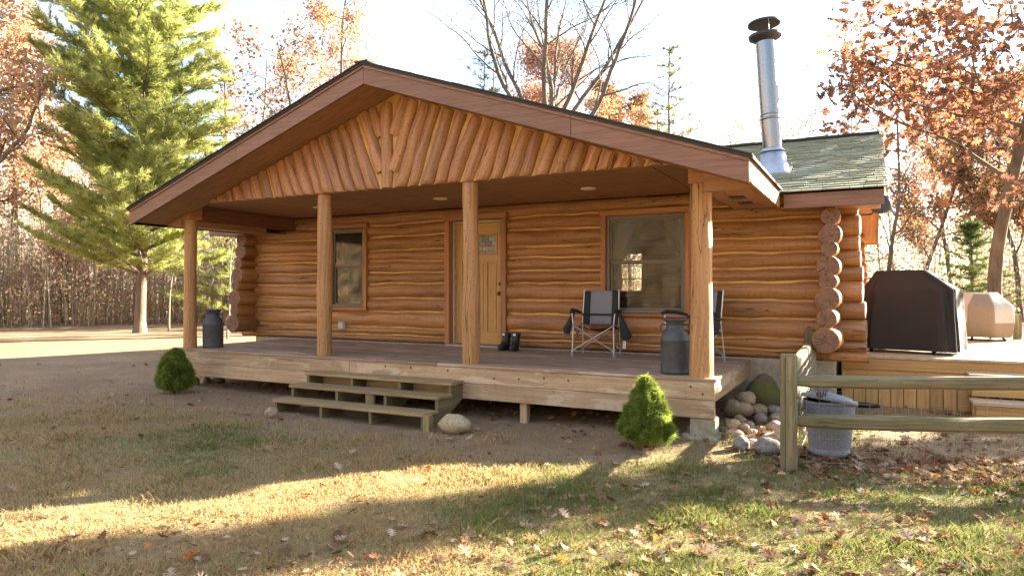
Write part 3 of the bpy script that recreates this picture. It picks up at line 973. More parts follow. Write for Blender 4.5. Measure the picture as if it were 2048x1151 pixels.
for ya, yb in ((EY + .036, RY), (EY2 - .036, RY)):
    for X in (MX0, MX1 - .025):
        mb = MB()
        zr = lambda y: RZM - MS * abs(y - RY)
        mb.prism([(ya, zr(ya) - .005), (yb, zr(yb) - .005), (yb, zr(yb) - .19), (ya, zr(ya) - .19)], lambda a, b, d: (d, a, b), X, X + .035)
        part(mb, 'rake_board', M['fascia'], mroof)
    mb = MB(); mb.prism([(ya, zr(ya) - .16), (yb, zr(yb) - .16), (yb, zr(yb) - .145), (ya, zr(ya) - .145)], lambda a, b, d: (d, a, b), XR - .1, MX1 - .026)
    part(mb, 'soffit', M['ply'], mroof)
mb = MB(); mb.box((.44, EY + .036, EZM - .19), (MX1 - .026, YF + .02, EZM - .175), 0, .002); part(mb, 'soffit', M['ply'], mroof)
mb = MB(); mb.box((MX0 + .036, EY + .036, EZM - .16), (-8.2, YF + .02, EZM - .145), 0, .002)
part(mb, 'soffit', M['ply'], mroof)
# gable ends of the main house
for X in (XL + .02, XR - .02):
    mb = MB(); zr = lambda y: RZM - MS * abs(y - RY) - .15
    mb.prism([(YF, 2.78), (YB, 2.78), (YB, zr(YB)), (RY, zr(RY)), (YF, zr(YF))], lambda a, b, d: (d, a, b), X - .02, X + .02)
    part(mb, 'gable_panel', M['beam'])

# ------------------------------------------------------------------ stove pipe
bx, by, bz = .20, 3.12, 3.125
lean = Vector((-.062, 0, 1)).normalized()
P = lambda h: Vector((bx, by, bz)) + lean * h
mb = MB()
mb.tube([P(.20), P(.75), P(1.88)], [.130, .130, .130], 32, 0, False)
mb.tube([P(.735), P(.74), P(.765), P(.77)], [.131, .138, .138, .131], 32, 0, False)
mb.tube([P(.80), P(.805), P(.815), P(.82)], [.131, .136, .136, .131], 32, 0, False)
pipe = part(mb, 'stove_pipe', M['steel'])
mb = MB()
mb.tube([P(-.10), P(-.0), P(.30), P(.31)], [.22, .205, .155, .131], 32, 0, False)
mb.box((bx - .225, by - .24, -.004), (bx + .225, by + .22, .006), 0, .002, Matrix.Translation((0, 0, 0)))
fl = part(mb, 'flashing', M['steel2'], pipe)
# lay the flashing plate on the slope
for v in list(fl.data.vertices)[-24:]:
    v.co.z += EZM + MS * (v.co.y - EY) + .028
mb = MB()
mb.tube([P(.285), P(.29), P(.335), P(.34)], [.165, .168, .135, .131], 32, 0, False); part(mb, 'storm_collar', M['steel2'], pipe)
mb = MB()
mb.tube([P(1.84), P(1.87), P(1.90), P(1.945), P(1.95)], [.131, .16, .215, .222, .20], 36, 0, True)
mb.tube([P(2.085), P(2.09), P(2.125), P(2.15)], [.20, .222, .216, .10], 36, 0, True)
part(mb, 'cap', M['soot'], pipe)
mb = MB()
for q in range(4):
    a = q * math.pi / 2 + .4; o = Vector((math.cos(a), math.sin(a), 0)) * .216
    mb.beam(P(1.93) + o, P(2.10) + o, .014, .004, 0, .001)
part(mb, 'cap_strut', M['steel2'], pipe)

# ------------------------------------------------------------------ porch deck
mb = MB(); y = -.012; k = 0; rd = random.Random(2)
while y < YF - .06:
    y2 = min(y + .139, YF - .045)
    cuts = [-8.262] + sorted(rd.uniform(-7.6, -.8) for _ in range(2)) + [.012]
    if k == 0: cuts = [-8.27, -7.15, -4.83 + .55, -3.35, .02]
    for a, b in zip(cuts[:-1], cuts[1:]):
        dz = rd.uniform(-.002, .002)
        mb.box((a + .002, y, DK - .034 + dz), (b - .002, y2 - .006, DK + dz - (0 if k else -.001)), 0, .004, axis=0)
    y = y2; k += 1
deck = part(mb, 'porch_deck', M['deck'])
for (xa, xb, za, zb) in ((-8.25, -4.75, .362, .545), (-4.746, 0., .362, .545), (-8.25, -5.5, .172, .358), (-5.496, 0., .172, .358)):
    mb = MB(); mb.box((xa, .0, za), (xb, .038, zb), 0, .004, axis=0)
    # bolt heads
    if za > .3 and xb > -1:
        for bxx, bzz in ((-4.15, .50), (-3.75, .505), (-3.2, .495), (-2.55, .435), (-2.22, .45), (-1.9, .475), (-1.6, .47), (-.24, .49), (-.75, .46), (-.12, .42)):
            mb.tube([(bxx, .004, bzz), (bxx, -.006, bzz)], .0115, 10, 1)
    part(mb, 'rim_board', [M['rim'], M['soot']], deck)
mb = MB(); mb.box((-.04, .039, .345), (-.001, 2.29, .545), 0, .004, axis=1); part(mb, 'rim_board', M['rim'], deck)
mb = MB(); mb.box((-8.249, .039, .36), (-8.21, 2.29, .545), 0, .004, axis=1); part(mb, 'rim_board', M['rim'], deck)
mb = MB()
for x in np.arange(-7.8, -.3, .61): mb.box((x, .04, .37), (x + .038, 2.28, .543), 0, .003)
part(mb, 'joist', M['stringer'], deck)
for x, y in ((-5.62, .12), (-2.19, .10)):
    mb = MB(); mb.box((x - .045, y - .05, -.25), (x + .045, y + .045, .40), 0, .006); part(mb, 'support_post', M['rim'], deck)
mb = MB(); mb.box((-.255, .01, -.06), (.0, .24, .17), 0, .015); part(mb, 'pier', M['concrete2'], deck)
mb = MB(); mb.box((-.36, -.10, -.10), (.06, .36, -.005), 0, .03); part(mb, 'footing_slab', M['concrete2'], deck)
# ------------------------------------------------------------------ steps up to the porch
SX0, SX1 = -5.27, -2.96
steps = thing('porch_steps', 'mossy open wooden steps of three treads leaning against the porch front', 'steps', (-4.1, -.5, -.08))
SPt = Vector((-4.1, -.5, -.08))


def sub(mb, name, mats, par, org):
    o = mb.build(name, mats, par); o.location = -Vector(org); return o


TZ = [(.395, -.285, -.012), (.265, -.565, -.275), (.115, -.845, -.555)]
for z, ya, yb in TZ:
    mb = MB(); ym = (ya + yb) / 2
    mb.box((SX0, ya, z - .038), (SX1, ym - .003, z), 0, .004, axis=0); mb.box((SX0, ym + .003, z - .038), (SX1, yb, z - .001), 0, .004, axis=0)
    sub(mb, 'tread', M['step'], steps, SPt)
for i, x in enumerate((-5.24, -4.50, -3.75, -3.02)):
    mb = MB()
    poly = [(-.005, .355), (-.265, .355), (-.265, .225), (-.545, .225), (-.545, .075), (-.825, .075), (-.825, -.12), (-.60, -.12), (-.005, .17)]
    mb.prism(poly, lambda a, b, d: (d, a, b), x, x + .038)
    sub(mb, 'stringer', M['stringer'], steps, SPt)
mb = MB(); mb.box((-2.981, -.842, -.13), (-2.90, -.76, .105), 0, .005); sub(mb, 'end_post', M['step'], steps, SPt)
mb = MB(); mb.box((-4.03, -.546, .08), (-3.90, -.51, .224), 0, .004); sub(mb, 'brace', M['stringer'], steps, SPt)

# ------------------------------------------------------------------ side deck
sd = thing('side_deck', 'yellow treated-pine deck with boarded skirt and two steps beside the cabin', 'deck', (4.5, 6, 0)); SO = (4.5, 6, 0)
DZ = .64; DX0, DX1, DY0, DY1 = 1.06, 9.0, 2.85, 8.2
mb = MB(); y = DY0 - .02
# boards laid on the diagonal, clipped to the deck's outline
ang = R(38); ca, sa = math.cos(ang), math.sin(ang)


def clip_rect(poly, x0, x1, y0, y1):
    def cl(p, f):
        out = []
        for i in range(len(p)):
            a, b = p[i], p[(i + 1) % len(p)]; fa, fb = f(a), f(b)
            if fa >= 0: out.append(a)
            if (fa >= 0) != (fb >= 0):
                t = fa / (fa - fb); out.append((a[0] + (b[0] - a[0]) * t, a[1] + (b[1] - a[1]) * t))
        return out
    for f in (lambda q: q[0] - x0, lambda q: x1 - q[0], lambda q: q[1] - y0, lambda q: y1 - q[1]):
        if poly: poly = cl(poly, f)
    return poly


c0 = (5, 5.5); i = -60
while i < 60:
    v0 = i * .142; v1 = v0 + .136
    pl = [(c0[0] + u * ca - v * sa, c0[1] + u * sa + v * ca) for u, v in ((-9, v0), (9, v0), (9, v1), (-9, v1))]
    pl = clip_rect(pl, DX0, DX1, DY0 - .02, DY1)
    if len(pl) > 2:
        # grain along the board
        _gid[0] += 1.37; g = _gid[0]
        gr = [((p[0] - c0[0]) * ca + (p[1] - c0[1]) * sa, -(p[0] - c0[0]) * sa + (p[1] - c0[1]) * ca, g) for p in pl]
        n = len(pl)
        vs = [(p[0], p[1], DZ) for p in pl] + [(p[0], p[1], DZ - .03) for p in pl]
        mb.add(vs, [list(range(n))] + [[k, (k + 1) % n, n + (k + 1) % n, n + k] for k in range(n)], 0, gr + gr)
    i += 1
sub(mb, 'decking', M['ydecktop'], sd, SO)
mb = MB()
mb.box((DX0, DY0, .46), (DX1, DY0 + .038, .607), 0, .004, axis=0); mb.box((DX0, DY0 + .002, .32), (DX1, DY0 + .04, .456), 0, .004, axis=0)
x = DX0
while x < 3.4:
    mb.box((x, DY0 + .012, -.02), (x + .135, DY0 + .034, .318), 0, .003, axis=2); x += .142
sub(mb, 'skirt', M['ydeck'], sd, SO)
mb = MB(); mb.box((DX0, DY0 + .05, -.02), (DX0 + .03, DY1, .60), 0); mb.box((DX0, DY1 - .04, -.02), (DX1, DY1, .60), 0); mb.box((DX1 - .04, DY0 + .05, -.02), (DX1, DY1 - .05, .60), 0)
sub(mb, 'side_boards', M['ydeck'], sd, SO)
for ya, yb, zt, zb in ((2.50, DY0 - .002, .50, .245), (2.14, 2.498, .225, -.05)):
    mb = MB(); mb.box((2.42, ya - .02, zt - .036), (6.5, yb, zt), 0, .004, axis=0); sub(mb, 'tread', M['ydecktop'], sd, SO)
    mb = MB(); h = (zt - .038 - zb) / 2
    mb.box((2.45, ya, zb), (6.5, ya + .03, zb + h - .002), 0, .004, axis=0); mb.box((2.45, ya + .001, zb + h + .002), (6.5, ya + .03, zt - .038), 0, .004, axis=0)
    mb.box((2.451, ya + .031, zb), (2.48, yb, zt - .038), 0, .003)
    sub(mb, 'riser', M['ydeck'], sd, SO)
for x in (3.62, 3.92, 4.3, 4.7, 5.1):
    mb = MB(); mb.box((x - .06, 7.3, DZ + .001), (x + .06, 7.41, DZ + .43), 0, .008); sub(mb, 'railing_post', M['fence'], sd, SO)

# ------------------------------------------------------------------ split-rail fence with wire
fn = thing('rail_fence', 'weathered greenish split-rail fence with wire mesh around the trash can', 'fence', (.79, -.975, 0)); FO = (.79, -.975, 0)
A = Vector((.795, -.95, 0)); B = Vector((.74, 2.07, 0)); dirR = Vector((.935, .355, 0)).normalized(); C = A + dirR * 2.75; D = C + dirR * 2.6
for p, top, w in ((A, .945, .135), (B, 1.0, .125), (C, .95, .135), (D, .95, .13)):
    mb = MB(); n = 10
    a = math.atan2(dirR.y, dirR.x) * (.25 if p is not B else 0)
    mb.box((-w / 2, -w / 2, -.3), (w / 2, w / 2, top), 0, .014, Matrix.Translation((p.x, p.y, 0)) @ Matrix.Rotation(a, 4, 'Z'), axis=2)
    if p is A:   # a long check down the face
        mb.box((-.03, -w / 2 - .001, -.2), (-.024, -w / 2 + .02, top - .02), 1, .001, Matrix.Translation((p.x, p.y, 0)) @ Matrix.Rotation(a, 4, 'Z'), axis=2)
    sub(mb, 'fence_post', [M['fence'], M['soot']], fn, FO)
rq = random.Random(8)


def rail(a, b, w=.10, h=.10):
    mb = MB(); _gid[0] += 3.1; g = _gid[0]
    a = Vector(a); b = Vector(b); n = 16; d = (b - a); L = d.length; d.normalize(); s = d.cross(UP).normalized()
    prof = [(-.5, -.35), (-.3, -.5), (.3, -.5), (.5, -.3), (.5, .32), (.28, .5), (-.32, .5), (-.5, .28)]
    vs = []; gr = []; sd_ = rq.uniform(0, 50)
    for i in range(n + 1):
        t = i / n; p = a.lerp(b, t)
        q = .72 if i in (0, n) else 1
        dz = .016 * (float(fbm(np.array(t * 4), np.array(sd_), 3, 2)) - .5) * 2
        for j, (u, v) in enumerate(prof):
            k = q * (1 + .25 * (float(fbm(np.array(t * 5 + j * 3.3), np.array(sd_ + j), 6, 2)) - .5))
            vs.append(p + s * u * w * k + UP * (v * h * k + dz)); gr.append((t * L, j * .05, g))
    m = len(prof)
    fs = [[i * m + j, i * m + (j + 1) % m, (i + 1) * m + (j + 1) % m, (i + 1) * m + j] for i in range(n) for j in range(m)]
    mb.add(vs, fs, 0, gr, False)
    mb.add(vs[:m], [list(range(m))[::-1]], 0, gr[:m]); mb.add(vs[-m:], [list(range(m))], 0, gr[-m:])
    sub(mb, 'rail', M['fence'], fn, FO)


for (p, q) in ((A, C), (C, D)):
    dd = (q - p).normalized() * .05
    rail(p + dd + UP * .715, q - dd + UP * .735); rail(p + dd + UP * .385, q - dd + UP * .40, .105, .115)
for z in (.80, .46):
    rail(A + Vector((0, .05, z - .01)), B + Vector((0, -.05, z)), .085, .10)


def wire_panel(p, q, side, z0=.03, z1=.80, bent=0.):
    mb = MB(); L = (q - p).length; d = (q - p).normalized(); o = d.cross(UP) * side
    nx = int(L / .10)
    for i in range(nx + 1):
        x = L * i / nx
        mb.tube([p + d * x + o + UP * z0, p + d * x + o * (1 + bent) + UP * (z0 + z1) / 2, p + d * x + o + UP * z1], .0014, 4, 0, False, False)
    z = z0
    while z < z1 + .01:
        pts = [p + d * (L * t / 12) + o + UP * (z + (.012 * math.sin(t * 2.1 + z * 9) if bent else .003 * math.sin(t * 1.7))) for t in range(13)]
        mb.tube(pts, .0014, 4, 0, False, False); z += .10
    sub(mb, 'wire_mesh', M['wire'], fn, FO)


wire_panel(A + dirR * .06, C - dirR * .06, -.06); wire_panel(C + dirR * .06, D - dirR * .06, -.06)
wire_panel(A + Vector((0, .07, 0)), B - Vector((0, .07, 0)), .055, bent=.6)

# ------------------------------------------------------------------ trash can
tc = thing('trash_can', 'small galvanised trash can with a tilted domed lid behind the fence rails', 'trash can', (1.07, -.27, .0))
mb = MB(); pr = [(.0001, .012), (.158, .012), (.166, .0), (.168, .02), (.172, .06)]
for i in range(9):
    z = .06 + .40 * i / 9; r = .172 + .043 * i / 9; pr += [(r, z), (r + .004, z + .015), (r + .004, z + .03)]
pr += [(.216, .47), (.224, .475), (.224, .487), (.214, .488), (.208, .46), (.165, .03)]
mb.lathe(pr, 40); mb.build('body', M['galv'], tc)
mb = MB(); mb.lathe([(.232, -.03), (.236, -.028), (.238, .0), (.225, .008), (.19, .014), (.18, .028), (.12, .04), (.05, .046), (.0001, .047)], 40)
lid = mb.build('lid', M['galv'], tc, (0, 0, .505)); lid.rotation_euler = (R(-9), R(8), 0)
mb = MB(); mb.tube([(-.05, 0, .04), (-.045, 0, .075), (0, 0, .085), (.045, 0, .075), (.05, 0, .04)], .006, 8); mb.build('handle', M['galv'], lid)
for q in (-1, 1):
    mb = MB(); mb.tube([(q * .205, -.05, .38), (q * .235, -.045, .36), (q * .24, 0, .34), (q * .235, .045, .36), (q * .205, .05, .38)], .005, 8)
    mb.build('side_handle', M['galv'], tc)
ch = MB(); rc = random.Random(5)
for i in range(16):
    a = rc.uniform(0, 6.28); x = .03 * math.cos(i * 1.3) + rc.uniform(-.015, .015); y = -.02 + .02 * math.sin(i * 1.7); z = .01 + .004 * i
    pts = [(x + .017 * math.cos(t) * math.cos(a), y + .017 * math.cos(t) * math.sin(a), z + .011 * math.sin(t) + .012) for t in np.linspace(0, 6.28, 9)]
    ch.tube(pts, .0032, 5, 0, False)
o = ch.build('chain', M['rust'], None, (1.02, -.47, .515)); tag(o, 'rusty chain heaped on the trash can lid', 'chain')

# ------------------------------------------------------------------ milk cans
mc = thing('milk_can', 'grey painted milk can beside the porch post by the round shrub', 'milk can', (-7.80, .34, DK + .001), R(20), 'old milk cans on the porch')
mb = MB()
mb.lathe([(.0001, .012), (.13, .012), (.142, .0), (.15, .004), (.153, .03), (.153, .035), (.150, .045), (.153, .06), (.154, .35), (.157, .356), (.157, .368), (.153, .375), (.148, .40), (.13, .445), (.105, .475), (.092, .49), (.088, .51), (.09, .545), (.10, .552), (.10, .56)], 40)
mb.build('body', M['canpaint'], mc)
mb = MB(); mb.lathe([(.088, .548), (.112, .566), (.122, .580), (.124, .592), (.118, .598), (.10, .585), (.08, .575), (.0001, .572)], 40); mb.build('lid', M['canpaint'], mc)
for s in (-1, 1):
    mb = MB(); mb.tube([(s * .088, 0, .525), (s * .125, 0, .530), (s * .155, 0, .505), (s * .152, 0, .47), (s * .128, 0, .445)], [.009, .011, .012, .011, .009], 10); mb.build('handle', M['canpaint'], mc)
mc2 = copy_tree(mc); mc2.location = (-.475, .285, DK + .001); mc2.rotation_euler.z = R(8); mc2['label'] = 'grey painted milk can beside the sunlit thick porch post, in front of the window'

# ------------------------------------------------------------------ boots
bt = thing('boot', 'black winter boot by the door, the one nearer the door', 'boot', (-3.46, 2.0, DK), R(-12), 'pair of boots by the door')
mb = MB(); rings = [(.0, .035, .095, 0), (.03, .048, .105, .0), (.07, .05, .11, .0), (.11, .052, .085, .03), (.15, .054, .066, .05), (.20, .058, .066, .055), (.245, .062, .07, .06), (.27, .06, .068, .06)]
n = 20; vs = []
for (z, wx, ly, yc) in rings:
    for k in range(n):
        a = 2 * math.pi * k / n; c, s = math.cos(a), math.sin(a)
        vs.append((wx * math.copysign(abs(c) ** .8, c), yc - .03 + ly * math.copysign(abs(s) ** .8, s) - (.035 if z < .09 and s < 0 else 0), z + .018))
fs = [[i * n + k, i * n + (k + 1) % n, (i + 1) * n + (k + 1) % n, (i + 1) * n + k] for i in range(len(rings) - 1) for k in range(n)]
mb.add(vs, fs, 0, None, True); mb.add(vs[-n:], [list(range(n))], 0)
mb.build('boot_upper', M['black'], bt)
mb = MB(); vs = []
for z in (0, .02):
    for k in range(n):
        a = 2 * math.pi * k / n; c, s = math.cos(a), math.sin(a)
        vs.append((.056 * math.copysign(abs(c) ** .7, c), -.045 + .125 * math.copysign(abs(s) ** .7, s), z))
mb.add(vs, [[k, (k + 1) % n, n + (k + 1) % n, n + k] for k in range(n)] + [list(range(n, 2 * n))], 0)
mb.build('sole', M['soot'], bt)
mb = MB(); mb.lathe([(.064, .25), (.072, .262), (.073, .28), (.066, .292), (.05, .285)], 18, c=(0, .03, .012)); mb.build('collar', M['fabricdk'], bt)
mb = MB(); mb.box((-.022, -.052, .262), (.022, -.046, .296), 0, .002); mb.build('tag', M['white'], bt)
bt.scale = (.95, .95, .86)
bt2 = copy_tree(bt); bt2.location = (-3.285, 1.985, DK); bt2.rotation_euler.z = R(4); bt2['label'] = 'black winter boot by the door, the one nearer the grey folding chair'

# ------------------------------------------------------------------ camp chairs
ck = thing('camp_chair', 'grey and black folding camp chair facing out left of the window, white tag hanging', 'chair', (-1.97, 1.93, DK), R(6), 'folding camp chairs on the porch')
HW = .28
for s in (-1, 1):   # front legs, rear legs, arm struts
    mb = MB(); mb.tube([(s * (HW + .01), -.27, .03), (s * HW, -.25, .42), (s * (HW + .02), -.25, .60)], .0095, 10); lg = mb.build('leg', M['alu'], ck)
    mb = MB(); mb.tube([(s * (HW + .012), -.271, .0), (s * (HW + .011), -.271, .05)], [.024, .017], 12); mb.tube([(s * HW, -.25, .40), (s * HW, -.25, .44)], .015, 10); mb.build('leg_foot', M['foot'], lg)
    mb = MB(); mb.tube([(s * (HW - .01), .22, .03), (s * (HW - .02), .16, .5), (s * (HW - .03), .22, .90)], .0095, 10); lg = mb.build('leg', M['alu'], ck)
    mb = MB(); mb.tube([(s * (HW - .01), .22, .0), (s * (HW - .01), .22, .05)], [.022, .016], 12); mb.build('leg_foot', M['foot'], lg)
    mb = MB(); mb.tube([(s * (HW + .02), -.29, .60), (s * (HW + .03), -.20, .625), (s * (HW + .025), -.02, .61), (s * (HW - .01), .13, .575)], [.022, .027, .024, .016], 12); mb.build('armrest', M['fabricdk'], ck)
for (ya, yb) in ((-.255, -.262), (.20, .19)):
    for q, (a, b) in enumerate((((-HW, ya, .42), (HW + .01, yb - .008, .075)), ((HW, ya, .42), (-HW - .01, yb - .008, .075)))):
        mb = MB(); off = Vector((0, .011 * q, 0)); mb.tube([Vector(a) + off, Vector(b) + off], .0085, 10); mb.build('cross_brace', M['alu'], ck)
for s in (-1, 1):
    for q, (a, b) in enumerate((((s * HW, -.24, .42), (s * (HW - .01), .20, .08)), ((s * (HW - .015), .17, .44), (s * (HW + .01), -.26, .08)))):
        mb = MB(); mb.tube([Vector(a) + Vector((s * .012 * q, 0, 0)), Vector(b) + Vector((s * .012 * q, 0, 0))], .008, 8); mb.build('cross_brace', M['alu'], ck)


def cloth(fn, nu, nv, name, mat, thick=.012):
    vs = []; fs = []
    for side in (0, 1):
        for i in range(nu + 1):
            for j in range(nv + 1):
                p = fn(i / nu, j / nv); vs.append((p[0], p[1] + side * thick, p[2] - side * thick * .5))
    m = (nu + 1) * (nv + 1)
    for side in (0, 1):
        for i in range(nu):
            for j in range(nv):
                a = side * m + i * (nv + 1) + j; q = [a, a + nv + 1, a + nv + 2, a + 1]; fs.append(q if side else q[::-1])
    bd = [i * (nv + 1) for i in range(nu + 1)] + [nu * (nv + 1) + j for j in range(1, nv + 1)] + [i * (nv + 1) + nv for i in range(nu - 1, -1, -1)] + list(range(nv - 1, 0, -1))
    for i in range(len(bd)):
        a, b = bd[i], bd[(i + 1) % len(bd)]; fs.append([a, b, m + b, m + a])
    mb = MB(); mb.add(vs, fs, mat, None, True) if False else mb.add(vs, fs, 0, None, True)
    return mb.build(name, M[mat], ck)


WB = .245


def backf(u0, u1):
    def f(u, v):
        x = u0 + (u1 - u0) * u; z = .42 + .47 * v
        sag = .05 * (1 - (x / WB) ** 2)
        return (x * (1 - .0 * v), .12 + .09 * v + sag * (1 - .5 * v), z + .006 * math.cos(x * 9) * v)
    return f


back = cloth(backf(-.155, .155), 10, 12, 'backrest', 'fabric')
for s in (-1, 1):
    o = cloth(backf(s * .156, s * WB), 4, 12, 'side_band', 'fabricdk'); o.parent = back
mb = MB(); mb.box((-WB - .03, .165, .545), (WB + .03, .172, .572), 0, .002)
pts = [(-WB - .02 + (2 * WB + .04) * i / 12, .125 + .045 * (1 - ((-WB + 2 * WB * i / 12) / WB) ** 2) - .0, .555) for i in range(13)]
mb = MB()
for i in range(12): mb.beam(pts[i], pts[i + 1], .006, .028)
o = mb.build('strap', M['fabricdk'], back)
seat = cloth(lambda u, v: (-.27 + .54 * u, -.26 + .40 * v, .425 - .05 * (1 - (2 * u - 1) ** 2) - .05 * v), 10, 8, 'seat', 'fabricdk', .014)
mb = MB(); mb.lathe([(.0001, 0), (.042, .0), (.046, .09), (.048, .10), (.04, .1)], 16, c=(-.40, -.16, .26)); mb.build('cup_holder', M['fabric'], ck)
mb = MB(); mb.tube([(-.29, -.2, .60), (-.34, -.18, .46), (-.40, -.16, .36), (-.40, -.16, .27)], [.02, .045, .055, .04], 10); mb.build('pouch', M['fabricdk'], ck)
mb = MB(); mb.tube([(.30, .02, .58), (.33, .0, .50), (.37, -.01, .38), (.41, -.02, .27), (.41, -.02, .22)], [.018, .035, .055, .075, .04], 12, wob=.25); bag = mb.build('side_bag', M['fabricdk'], ck)
mb = MB(); mb.box((.375, -.105, .11), (.415, -.101, .21), 0, .002); mb.box((.385, -.106, .125), (.404, -.1055, .15), 1, .0005); mb.box((.383, -.106, .165), (.398, -.1055, .195), 1, .0005); mb.build('tag', [M['white'], M['foot']], bag)
ck2 = copy_tree(ck); ck2.location = (-.57, 1.72, DK); ck2.rotation_euler.z = R(-30)
ck2['label'] = 'grey and black folding camp chair half hidden behind the sunlit porch post'
for c in list(ck2.children):
    nm = c.name.split('.')[0]
    if nm in ('side_bag', 'pouch', 'cup_holder'):
        for q in list(c.children): bpy.data.objects.remove(q)
        bpy.data.objects.remove(c)
mb = MB(); mb.box((-.095, -.08, -.11), (.095, .08, .09), 0, .03); mb.box((-.10, -.085, .07), (.10, .085, .10), 0, .012); mb.box((-.07, -.088, -.08), (.07, -.079, .02), 0, .012)
o = mb.build('cooler_bag', M['fabricdk'], ck2, (.33, -.10, .47)); o.rotation_euler = (0, R(8), R(10))
mb = MB(); mb.tube([(.30, -.13, .56), (.31, -.05, .62), (.30, .10, .60)], .007, 8); mb.build('strap', M['fabricdk'], ck2)


# ------------------------------------------------------------------ covered grill and fire table on the side deck
def cover(levels, n, mats, name, parent, octo=False, ripple=.012, matfn=None, seed=1):
    """cloth shell from stacked rounded outlines: (z, x0, x1, y0, y1)"""
    vs = []
    for li, (z, x0, x1, y0, y1) in enumerate(levels):
        cx, cy = (x0 + x1) / 2, (y0 + y1) / 2; hx, hy = (x1 - x0) / 2, (y1 - y0) / 2
        for k in range(n):
            a = 2 * math.pi * k / n; c, s = math.cos(a), math.sin(a)
            if octo:
                q = (a + math.pi / 8) % (math.pi / 4) - math.pi / 8; rr_ = 1 / math.cos(q); x = c * rr_; y = s * rr_
            else:
                e = .24; x = math.copysign(abs(c) ** e, c); y = math.copysign(abs(s) ** e, s)
            w = ripple * (1 - li / len(levels)) * (float(fbm(np.array(c * 4 + seed), np.array(s * 4 + z * .6), seed, 3)) - .5) * 2 + ripple * .5 * (float(fbm(np.array(c * 9 + z * 3), np.array(s * 9 + seed), seed + 3, 2)) - .5)
            vs.append((cx + x * (hx + w), cy + y * (hy + w), z + (.015 * (float(fbm(np.array(c * 3), np.array(s * 3), seed + 7, 2)) - .5) if li == 0 else 0)))
    mb = MB(); L = len(levels)
    fs = [[i * n + k, i * n + (k + 1) % n, (i + 1) * n + (k + 1) % n, (i + 1) * n + k] for i in range(L - 1) for k in range(n)]
    mi = [matfn(i, k) if matfn else 0 for i in range(L - 1) for k in range(n)]
    mb.add(vs, fs, mi, None, True); mb.add(vs[-n:], [list(range(n))], [matfn(L - 1, 0) if matfn else 0])
    return mb.build(name, mats, parent)


gp = spot(1822, 9.35)
gr_ = thing('covered_grill', 'barbecue grill under a black cloth cover on the side deck', 'grill', (gp[0] - .02, gp[1] + .02, DZ + .001), R(-14))
lev = []
for t in np.linspace(0, 1, 12):
    lev.append((.045 + .80 * t, -.52 - .012 * (1 - t), .56 + .035 * (1 - t), -.30 - .02 * (1 - t), .30))
for t in np.linspace(.15, 1, 7):
    lev.append((.845 + .255 * t - .02 * (1 - t) * t, -.52 + .14 * t, .56 - .34 * t, -.30 + .10 * t, .30 - .06 * t))
lev.append((1.108, -.36, .20, -.185, .225))
cover(lev, 96, M['cover'], 'cover', gr_, ripple=.085, seed=3)
for x, y in ((-.42, -.2), (.33, -.2), (-.42, .2), (.33, .2)):
    mb = MB(); mb.tube([(x - .02, y, .028), (x + .02, y, .028)], .027, 14); mb.box((x - .028, y - .022, .03), (x + .028, y + .022, .09), 0, .004); mb.build('caster', M['black'], gr_)
# pale piping down the cover's right seam
mb = MB(); mb.tube([(.60, -.318, .05), (.575, -.312, .45), (.562, -.305, .84), (.40, -.255, .975), (.22, -.20, 1.098)], .004, 6); mb.build('piping', M['foot'], gr_)

fp = spot(1962, 11.75)
ft = thing('covered_fire_table', 'low fire table under a tan octagonal cover at the deck end', 'covered table', (fp[0], fp[1], DZ + .001), R(38))
lv = [(.06, -.40, .40, -.40, .40), (.12, -.43, .43, -.43, .43), (.30, -.455, .455, -.455, .455), (.31, -.455, .455, -.455, .455), (.46, -.45, .45, -.45, .45), (.58, -.44, .44, -.44, .44), (.68, -.33, .33, -.33, .33), (.77, -.25, .25, -.25, .25), (.80, -.22, .22, -.22, .22)]
cover(lv, 64, [M['tan'], M['tanlt']], 'cover', ft, True, .018, lambda i, k: 0 if i < 2 else (1 if (((k + 4) // 8) % 2 == 0 or i > 6) else 0), 5)
for q in range(4):
    a = q * math.pi / 2 + .4; mb = MB(); mb.tube([(.30 * math.cos(a), .30 * math.sin(a), .10), (.33 * math.cos(a), .33 * math.sin(a), .04), (.36 * math.cos(a), .36 * math.sin(a), .0)], .02, 8); mb.build('leg', M['black'], ft)

# ------------------------------------------------------------------ satellite dish on the far eave
dp = spot(1768, 13.2)
sdh = thing('satellite_dish', 'dark round satellite dish showing past the main roof edge', 'satellite dish', (1.50, 7.6, 3.02))
mb = MB(); mb.lathe([(.0001, .04), (.08, .032), (.15, .01), (.195, -.02), (.197, -.026), (.15, .0), (.0001, .028)], 32)
o = mb.build('reflector', M['dish'], sdh, (.06, -.06, .08)); o.rotation_euler = (R(75), 0, R(10))
mb = MB(); mb.tube([(-.52, .1, -.1), (-.1, .08, -.1), (.05, .03, .06)], .018, 8); mb.build('mast', M['dish'], sdh)
mb = MB(); mb.tube([(.05, .03, -.1), (.08, -.3, -.12)], .01, 8); mb.tube([(.08, -.28, -.11), (.08, -.34, -.10)], .03, 10); mb.build('feed_arm', M['dish'], sdh)

# black drain hose lying at the side deck's foot
hz_ = [(1.14, 2.66, .03), (1.24, 2.60, .04), (1.38, 2.61, .035), (1.47, 2.68, .02), (1.38, 2.75, .02), (1.2, 2.74, .02)]
mb = MB(); mb.tube(hz_, .03, 10); o = mb.build('drain_hose', M['hose']); tag(o, 'black hose lying at the foot of the yellow deck skirt', 'hose')


